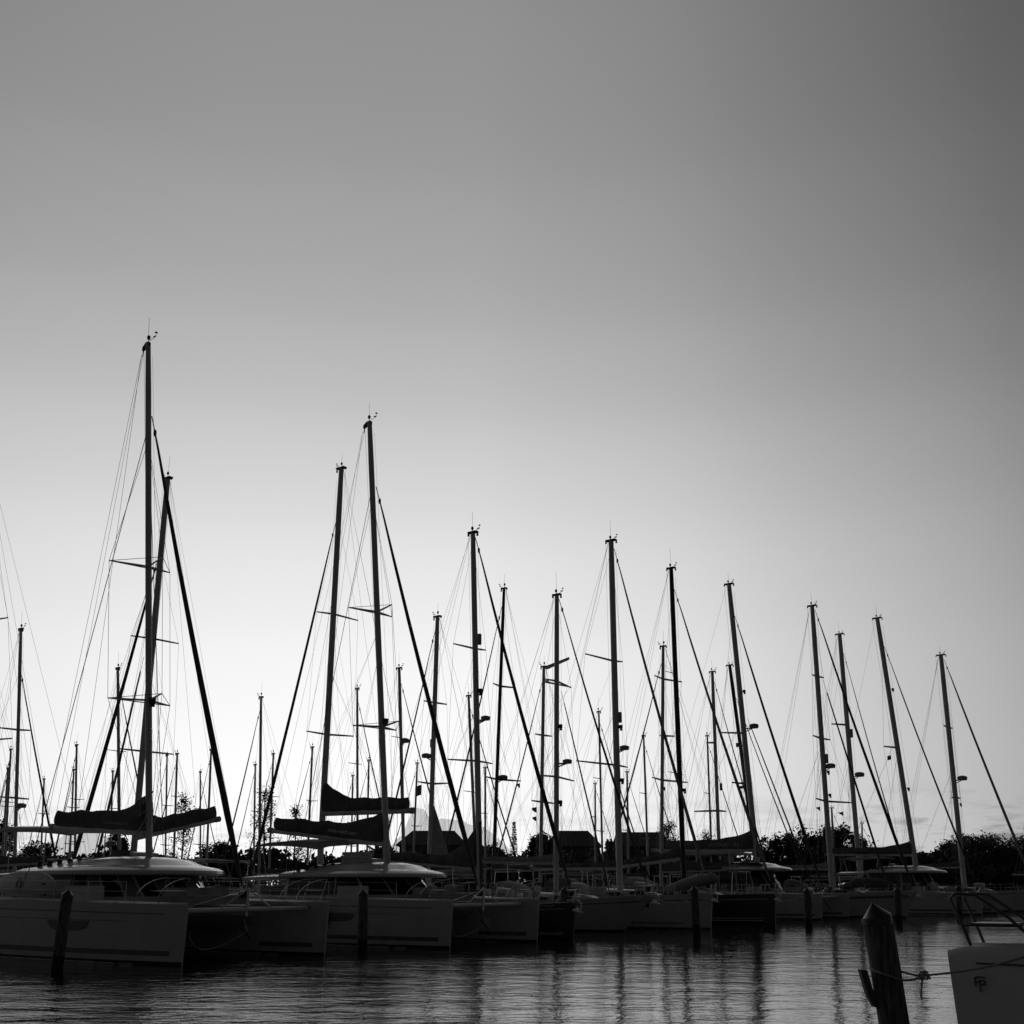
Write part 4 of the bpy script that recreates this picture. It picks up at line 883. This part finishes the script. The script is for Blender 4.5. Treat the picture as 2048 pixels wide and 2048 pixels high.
SH = 184
q = MB(); xs_ = [-6000, -1500, -500] + list(range(-260, 300, 20)) + [500, 1500, 6000]; rows = []
for k, (dy, z) in enumerate(((0, -1.0), (1.5, .5), (4, .9), (60, 1.4), (400, 3), (2000, 4), (9000, 5))):
    rows.append([Vector((x, SH + dy + (3 * math.sin(x * .05) if k < 4 else 0) - (max(0, x - 60) * .12 if abs(x) < 300 and k < 3 else 0), z)) for x in xs_])
q.loft(rows, cap=False, closed=False); tag(q.build('ground', M['ground']), 'flat dark land behind the marina', None, None, 'structure')

hm = bpy.data.materials.new('haze_glow_hill'); hm.use_nodes = True; b_ = hm.node_tree.nodes['Principled BSDF']
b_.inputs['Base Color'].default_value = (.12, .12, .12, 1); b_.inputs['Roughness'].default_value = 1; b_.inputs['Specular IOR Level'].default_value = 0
b_.inputs['Emission Color'].default_value = (1, 1, 1, 1); b_.inputs['Emission Strength'].default_value = .56   # material glow standing in for light scattered by kilometres of evening haze
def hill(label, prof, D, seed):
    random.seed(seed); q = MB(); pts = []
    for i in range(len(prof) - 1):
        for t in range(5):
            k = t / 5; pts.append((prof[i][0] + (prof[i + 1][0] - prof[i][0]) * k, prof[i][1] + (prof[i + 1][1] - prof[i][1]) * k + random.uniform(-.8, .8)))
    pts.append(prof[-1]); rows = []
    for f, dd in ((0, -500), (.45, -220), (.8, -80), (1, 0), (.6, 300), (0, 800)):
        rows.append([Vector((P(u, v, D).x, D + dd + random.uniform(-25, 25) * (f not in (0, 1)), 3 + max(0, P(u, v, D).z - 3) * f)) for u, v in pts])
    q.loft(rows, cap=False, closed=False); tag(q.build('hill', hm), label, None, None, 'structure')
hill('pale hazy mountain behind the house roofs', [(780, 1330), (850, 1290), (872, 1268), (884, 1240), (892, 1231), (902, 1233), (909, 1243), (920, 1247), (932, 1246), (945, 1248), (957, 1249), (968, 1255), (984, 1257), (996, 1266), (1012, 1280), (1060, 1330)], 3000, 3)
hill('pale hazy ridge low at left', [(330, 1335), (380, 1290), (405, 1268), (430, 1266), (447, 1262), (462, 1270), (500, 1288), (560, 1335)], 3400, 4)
random.seed(21)

def leaves(q, c, s, n, size):
    for _ in range(n):
        p = Vector(c) + Vector((random.gauss(0, s[0]), random.gauss(0, s[1]), random.gauss(0, s[2])))
        a = Vector((random.uniform(-1, 1), random.uniform(-1, 1), random.uniform(-1, 1))).normalized(); b2_ = a.orthogonal().normalized()
        k = size * random.uniform(.5, 1.3); a *= k; b2_ *= k * .55
        q.add([p - a, p + b2_, p + a, p - b2_], [(0, 1, 2, 3)])
def tree(label, u, vtop, ws, d, kind='bushy', group='trees on the shore', dens=1.0, name='tree'):
    base = P(u, 1330, d); gz = 1.0; o = thing(name, label, 'tree', (base.x, base.y, gz), random.uniform(0, 6), group)
    Ht = P(u, vtop, d).z - gz; W = ws * d / F
    tr = MB(); cr = MB()
    if kind == 'bushy':
        ends = []
        for i in range(7):
            a = i * 2.4; e = Vector((math.cos(a) * W * .33, math.sin(a) * W * .33, Ht * random.uniform(.5, .75)))
            tr.path([(random.uniform(-.1, .1), 0, Ht * .12), e * .5 + Vector((0, 0, Ht * .12)), e], [.16, .1, .04], n=5)
        tr.path([(0, 0, -.5), (0, .1, Ht * .4), (.1, 0, Ht * .7)], [.28, .2, .08], n=7)
        nc = int(58 * dens)
        for i in range(nc):
            a = random.uniform(0, 6.283); rr = math.sqrt(random.random()); z = random.uniform(.12, 1)
            lim = math.sqrt(max(0.02, 1 - ((z - .5) / .52) ** 2)) if z > .5 else .85 + .3 * z
            c = Vector((math.cos(a) * rr * W * .46 * lim, math.sin(a) * rr * W * .46 * lim, Ht * min(z, .93) * random.uniform(.82, 1.02)))
            k = random.uniform(.6, 1.5); leaves(cr, c, (W * .05 * k, W * .05 * k, Ht * .045 * k), int(150 * k), .25 * d / 180)
        if rr < .7 and z < .8: leaves(cr, c, (W * .05, W * .05, Ht * .05), 30, .6 * d / 180)
    elif kind == 'sparse':
        tr.path([(0, 0, -.5), (.2, 0, Ht * .4), (0, .2, Ht * .75), (.1, 0, Ht)], [.22, .16, .09, .02], n=6)
        for i in range(int(34 * dens)):
            z = random.uniform(.22, .97); a = random.uniform(0, 6.283); l = W * .5 * (1.12 - z) * random.uniform(.5, 1.1) + .3
            s0 = Vector((0, 0, Ht * z * .92)); e = s0 + Vector((math.cos(a) * l, math.sin(a) * l, l * random.uniform(.35, .9)))
            if e.z > Ht: e.z = Ht
            tr.path([s0, lerp(s0, e, .5) + Vector((0, 0, -.1)), e], [.06, .04, .015], n=4)
            for t in (.45, .7, 1): leaves(cr, lerp(s0, e, t), (.35, .35, .45), int(13 * t), .15 * d / 150)
    else:    # columnar conifer
        tr.path([(0, 0, -.5), (0, 0, Ht)], [.2, .03], n=6)
        for i in range(26):
            z = .12 + .86 * i / 25; l = W * .5 * (1.08 - z) + .15
            for j in range(6):
                a = j * 1.05 + i; e = Vector((math.cos(a) * l, math.sin(a) * l, Ht * z + l * .3)); tr.path([(0, 0, Ht * z), e], [.04, .01], n=3)
                leaves(cr, lerp((0, 0, Ht * z), e, .7), (l * .2, l * .2, .12), 9, .18)
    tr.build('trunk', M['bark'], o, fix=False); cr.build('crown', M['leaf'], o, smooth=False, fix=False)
T = tree
T('tall sparse feathery tree rising between the two big catamarans', 678, 1192, 62, 190, 'sparse', dens=2.2)
T('smaller sparse tree right of the tall feathery one', 722, 1222, 56, 195, 'sparse', dens=1.6)
T('thin sparse tree right of the biggest mast', 565, 1203, 44, 185, 'sparse', dens=1.4)
T('low dense tree under the leftmost covered boom', 475, 1268, 46, 190)
T('low rounded tree under the right-hand boom', 620, 1276, 70, 195)
T('dark tree at the left edge of the view', 318, 1248, 34, 190, 'bushy', dens=.6)
T('small tree beneath the white hardtop at left', 362, 1278, 66, 195)
T('columnar conifer left of the house with the hipped roof', 1027, 1250, 18, 200, 'column')
T('round dark tree left of the central house roof', 1062, 1266, 44, 186)
T('loose airy tree behind the black mast', 1243, 1243, 62, 188, 'sparse', dens=2.6)
T('thin airy tree right of the black mast', 1296, 1262, 60, 192, 'sparse', dens=1.3)
T('broad dark tree left of the large central-right clump', 1392, 1268, 76, 190)
T('tall dark clump behind the three right-hand masts', 1470, 1254, 100, 192, dens=1.5)
T('dark tree at the left shoulder of the right-hand clump', 1425, 1262, 70, 196)
T('large dark spreading tree at the right edge of the photo', 1680, 1268, 140, 178, dens=2)
T('dark tree left of the large spreading one', 1634, 1280, 60, 184)
T('dark tree right of the large spreading one', 1768, 1272, 110, 182, dens=1.4)
T('wide low tree toward the right end of the shore', 1870, 1280, 120, 190, dens=1.4)
T('rightmost tree on the shore', 1985, 1262, 120, 186, dens=1.4)
T('leftmost tree on the shore', 45, 1272, 110, 190, dens=1.4)
T('second tree from the left end of the shore', 165, 1282, 90, 195, dens=1.2)
T('third tree from the left end of the shore', 255, 1266, 60, 190)
T('low round bush at the left end of the long-ridged house', 846, 1288, 44, 186)
T('low bush at the right end of the long-ridged house', 975, 1285, 64, 186)
T('wide bush showing under the lettered black boom bag', 1290, 1290, 130, 184, dens=1.6)
T('wide bush showing beneath the swept black boom bag', 1545, 1288, 130, 184, dens=1.6)
T('small dark tree low between the two rightmost shore trees', 1930, 1290, 90, 180, dens=1.2)
T('bushy tree joining the right-hand shore trees', 1815, 1288, 100, 178, dens=1.2)
T('low bushy tree under the rightmost mast', 1720, 1284, 90, 186, dens=1.2)
T('low bushy tree filling the gap near the left end of the shore', 108, 1290, 90, 184, dens=1.2)
T('dark tree right of the pale mountain', 1000, 1284, 44, 188)
T('dark tree between the house roofs', 1165, 1276, 36, 200)

# the low hedge mass that closes the view along the shore
q = MB()
for i in range(5200):
    u = random.uniform(-180, 2220); d = random.uniform(186, 200); a = P(u, 1330, d)
    top = 7.2 + .8 * math.sin(u * .031) + .7 * math.sin(u * .083 + 1) + .5 * math.sin(u * .21)
    z = 1 + random.random() ** .7 * (top - 1)
    leaves(q, (a.x, a.y, z), (.9, .6, .35), 9, .6)
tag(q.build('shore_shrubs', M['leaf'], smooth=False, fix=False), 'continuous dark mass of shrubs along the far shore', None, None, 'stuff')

def house(label, u0, u1, vr, ve, d, hip=.28, depth=9):
    a, c = P(u0, 1330, d), P(u1, 1330, d); W = c.x - a.x; zr = P(u0, vr, d).z; ze = P(u0, ve, d).z
    o = thing('house', label, 'house', ((a.x + c.x) / 2, d + depth / 2, 1.2), 0, 'houses on the shore')
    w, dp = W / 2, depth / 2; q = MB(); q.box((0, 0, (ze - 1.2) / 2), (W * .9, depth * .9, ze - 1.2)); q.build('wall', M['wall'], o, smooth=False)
    e, r = ze - 1.2, zr - 1.2; v = [(-w, -dp, e), (w, -dp, e), (w, dp, e), (-w, dp, e), (-w * (1 - 2 * hip), 0, r), (w * (1 - 2 * hip), 0, r), (-w, -dp, e - .2), (w, -dp, e - .2), (w, dp, e - .2), (-w, dp, e - .2)]
    MB().add(v, [(0, 1, 5, 4), (2, 3, 4, 5), (1, 2, 5), (3, 0, 4), (6, 7, 1, 0), (7, 8, 2, 1), (8, 9, 3, 2), (9, 6, 0, 3), (9, 8, 7, 6)]).build('roof', M['roof'], o, smooth=False)
    for k in range(3):
        x = -W * .3 + k * W * .3; MB().box((x, -depth * .45 - .02, e * .55), (1.2, .08, 1.3)).build('window', M['glass'], o, smooth=False)
house('house with a long flat-ridged hip roof in front of the pale mountain', 862, 962, 1261, 1282, 203, .2)
house('house with hipped roof beneath the twin flags', 1070, 1150, 1261, 1284, 205, .22)
house('house with hip roof left of the airy tree', 1165, 1248, 1263, 1284, 206, .14)
house('low house roof right of the swept black boom bag', 1565, 1640, 1292, 1305, 205, .25)

# ---------------------------------------------------------------- sky and light
wd = bpy.data.worlds.new('World'); SC.world = wd; wd.use_nodes = True; nt = wd.node_tree; bg = nt.nodes['Background']
SUN_AZ, SUN_EL = -11.0, 1.2
tc = nt.nodes.new('ShaderNodeTexCoord'); sp = nt.nodes.new('ShaderNodeSeparateXYZ'); nt.links.new(tc.outputs['Generated'], sp.inputs[0])
az = mth('MULTIPLY', mth('ARCTAN2', sp.outputs[0], sp.outputs[1]), 180 / math.pi)
el = mth('MULTIPLY', mth('ARCSINE', sp.outputs[2], 0), 180 / math.pi)
def ramp(x, lo, hi, pts):
    mr = nt.nodes.new('ShaderNodeMapRange'); mr.inputs[1].default_value = lo; mr.inputs[2].default_value = hi; nt.links.new(x, mr.inputs[0])
    cr = nt.nodes.new('ShaderNodeValToRGB'); cr.color_ramp.interpolation = 'B_SPLINE' if False else 'EASE'
    cr.color_ramp.interpolation = 'CARDINAL'
    es = cr.color_ramp.elements
    while len(es) < len(pts): es.new(.5)
    for e, (p, v) in zip(es, pts): e.position = (p - lo) / (hi - lo)
    for e, (p, v) in zip(sorted(es, key=lambda e: e.position), pts): e.color = (v, v, v, 1)
    nt.links.new(mr.outputs[0], cr.inputs[0]); return cr.outputs[0]
V = ramp(el, -10, 90, [(-10, .02), (-1, .5), (0, .93), (4, .97), (8, .95), (13, .87), (18.5, .73), (24, .56), (29, .43), (36, .325), (46, .245), (65, .12), (90, .05)])
A = ramp(az, -180, 180, [(-180, .052), (-110, .06), (-75, .16), (-50, .5), (-34, .78), (-27, .88), (-18, .97), (-8, 1.0), (0, .97), (12, .77), (25, .46), (34, .31), (50, .18), (80, .08), (120, .056), (180, .052)])
sky = nt.nodes.new('ShaderNodeTexSky'); sky.sky_type = 'NISHITA'; sky.sun_disc = False; sky.sun_elevation = R(SUN_EL); sky.sun_rotation = R(SUN_AZ)
bw = nt.nodes.new('ShaderNodeRGBToBW'); nt.links.new(sky.outputs[0], bw.inputs[0])
# low streaky evening cloud near the horizon
mp = nt.nodes.new('ShaderNodeMapping'); cb = nt.nodes.new('ShaderNodeCombineXYZ'); nt.links.new(az, cb.inputs[0]); nt.links.new(el, cb.inputs[1]); nt.links.new(cb.outputs[0], mp.inputs[0]); mp.inputs['Scale'].default_value = (.16, .75, 1); mp.inputs['Location'].default_value = (1.3, .4, 0)
cn = nt.nodes.new('ShaderNodeTexNoise'); cn.inputs['Scale'].default_value = 1.6; cn.inputs['Detail'].default_value = 7; cn.inputs['Roughness'].default_value = .6; nt.links.new(mp.outputs[0], cn.inputs['Vector'])
cm = nt.nodes.new('ShaderNodeMapRange'); cm.inputs[1].default_value = .5; cm.inputs[2].default_value = .64; nt.links.new(cn.outputs[0], cm.inputs[0])
band = ramp(el, 0, 10, [(0, .6), (1.5, 1), (3.4, .9), (4.6, .25), (5.6, 0), (10, 0)])
cl = mth('SUBTRACT', 1, mth('MULTIPLY', mth('MULTIPLY', cm.outputs[0], band), mth('ADD', .16, ramp(az, -40, 40, [(-40, .1), (-20, .05), (0, 0), (14, .06), (22, .3), (40, .32)]))))
tot = mth('ADD', mth('MULTIPLY', mth('MULTIPLY', V, A), cl), mth('MULTIPLY', bw.outputs[0], .004))
nt.links.new(tot, bg.inputs[0]); bg.inputs[1].default_value = 1.0

sun = bpy.data.lights.new('sun', 'SUN'); sun.energy = .12; sun.angle = R(3); so = bpy.data.objects.new('sun', sun); COL.objects.link(so)
so.rotation_euler = (R(90 - SUN_EL), 0, R(180 - SUN_AZ))

SC.view_settings.view_transform = 'Standard'; SC.view_settings.look = 'None'; SC.view_settings.exposure = 0
SC.render.engine = 'CYCLES'
SC.cycles.max_bounces = 6; SC.cycles.use_denoising = True; SC.cycles.sample_clamp_indirect = 4
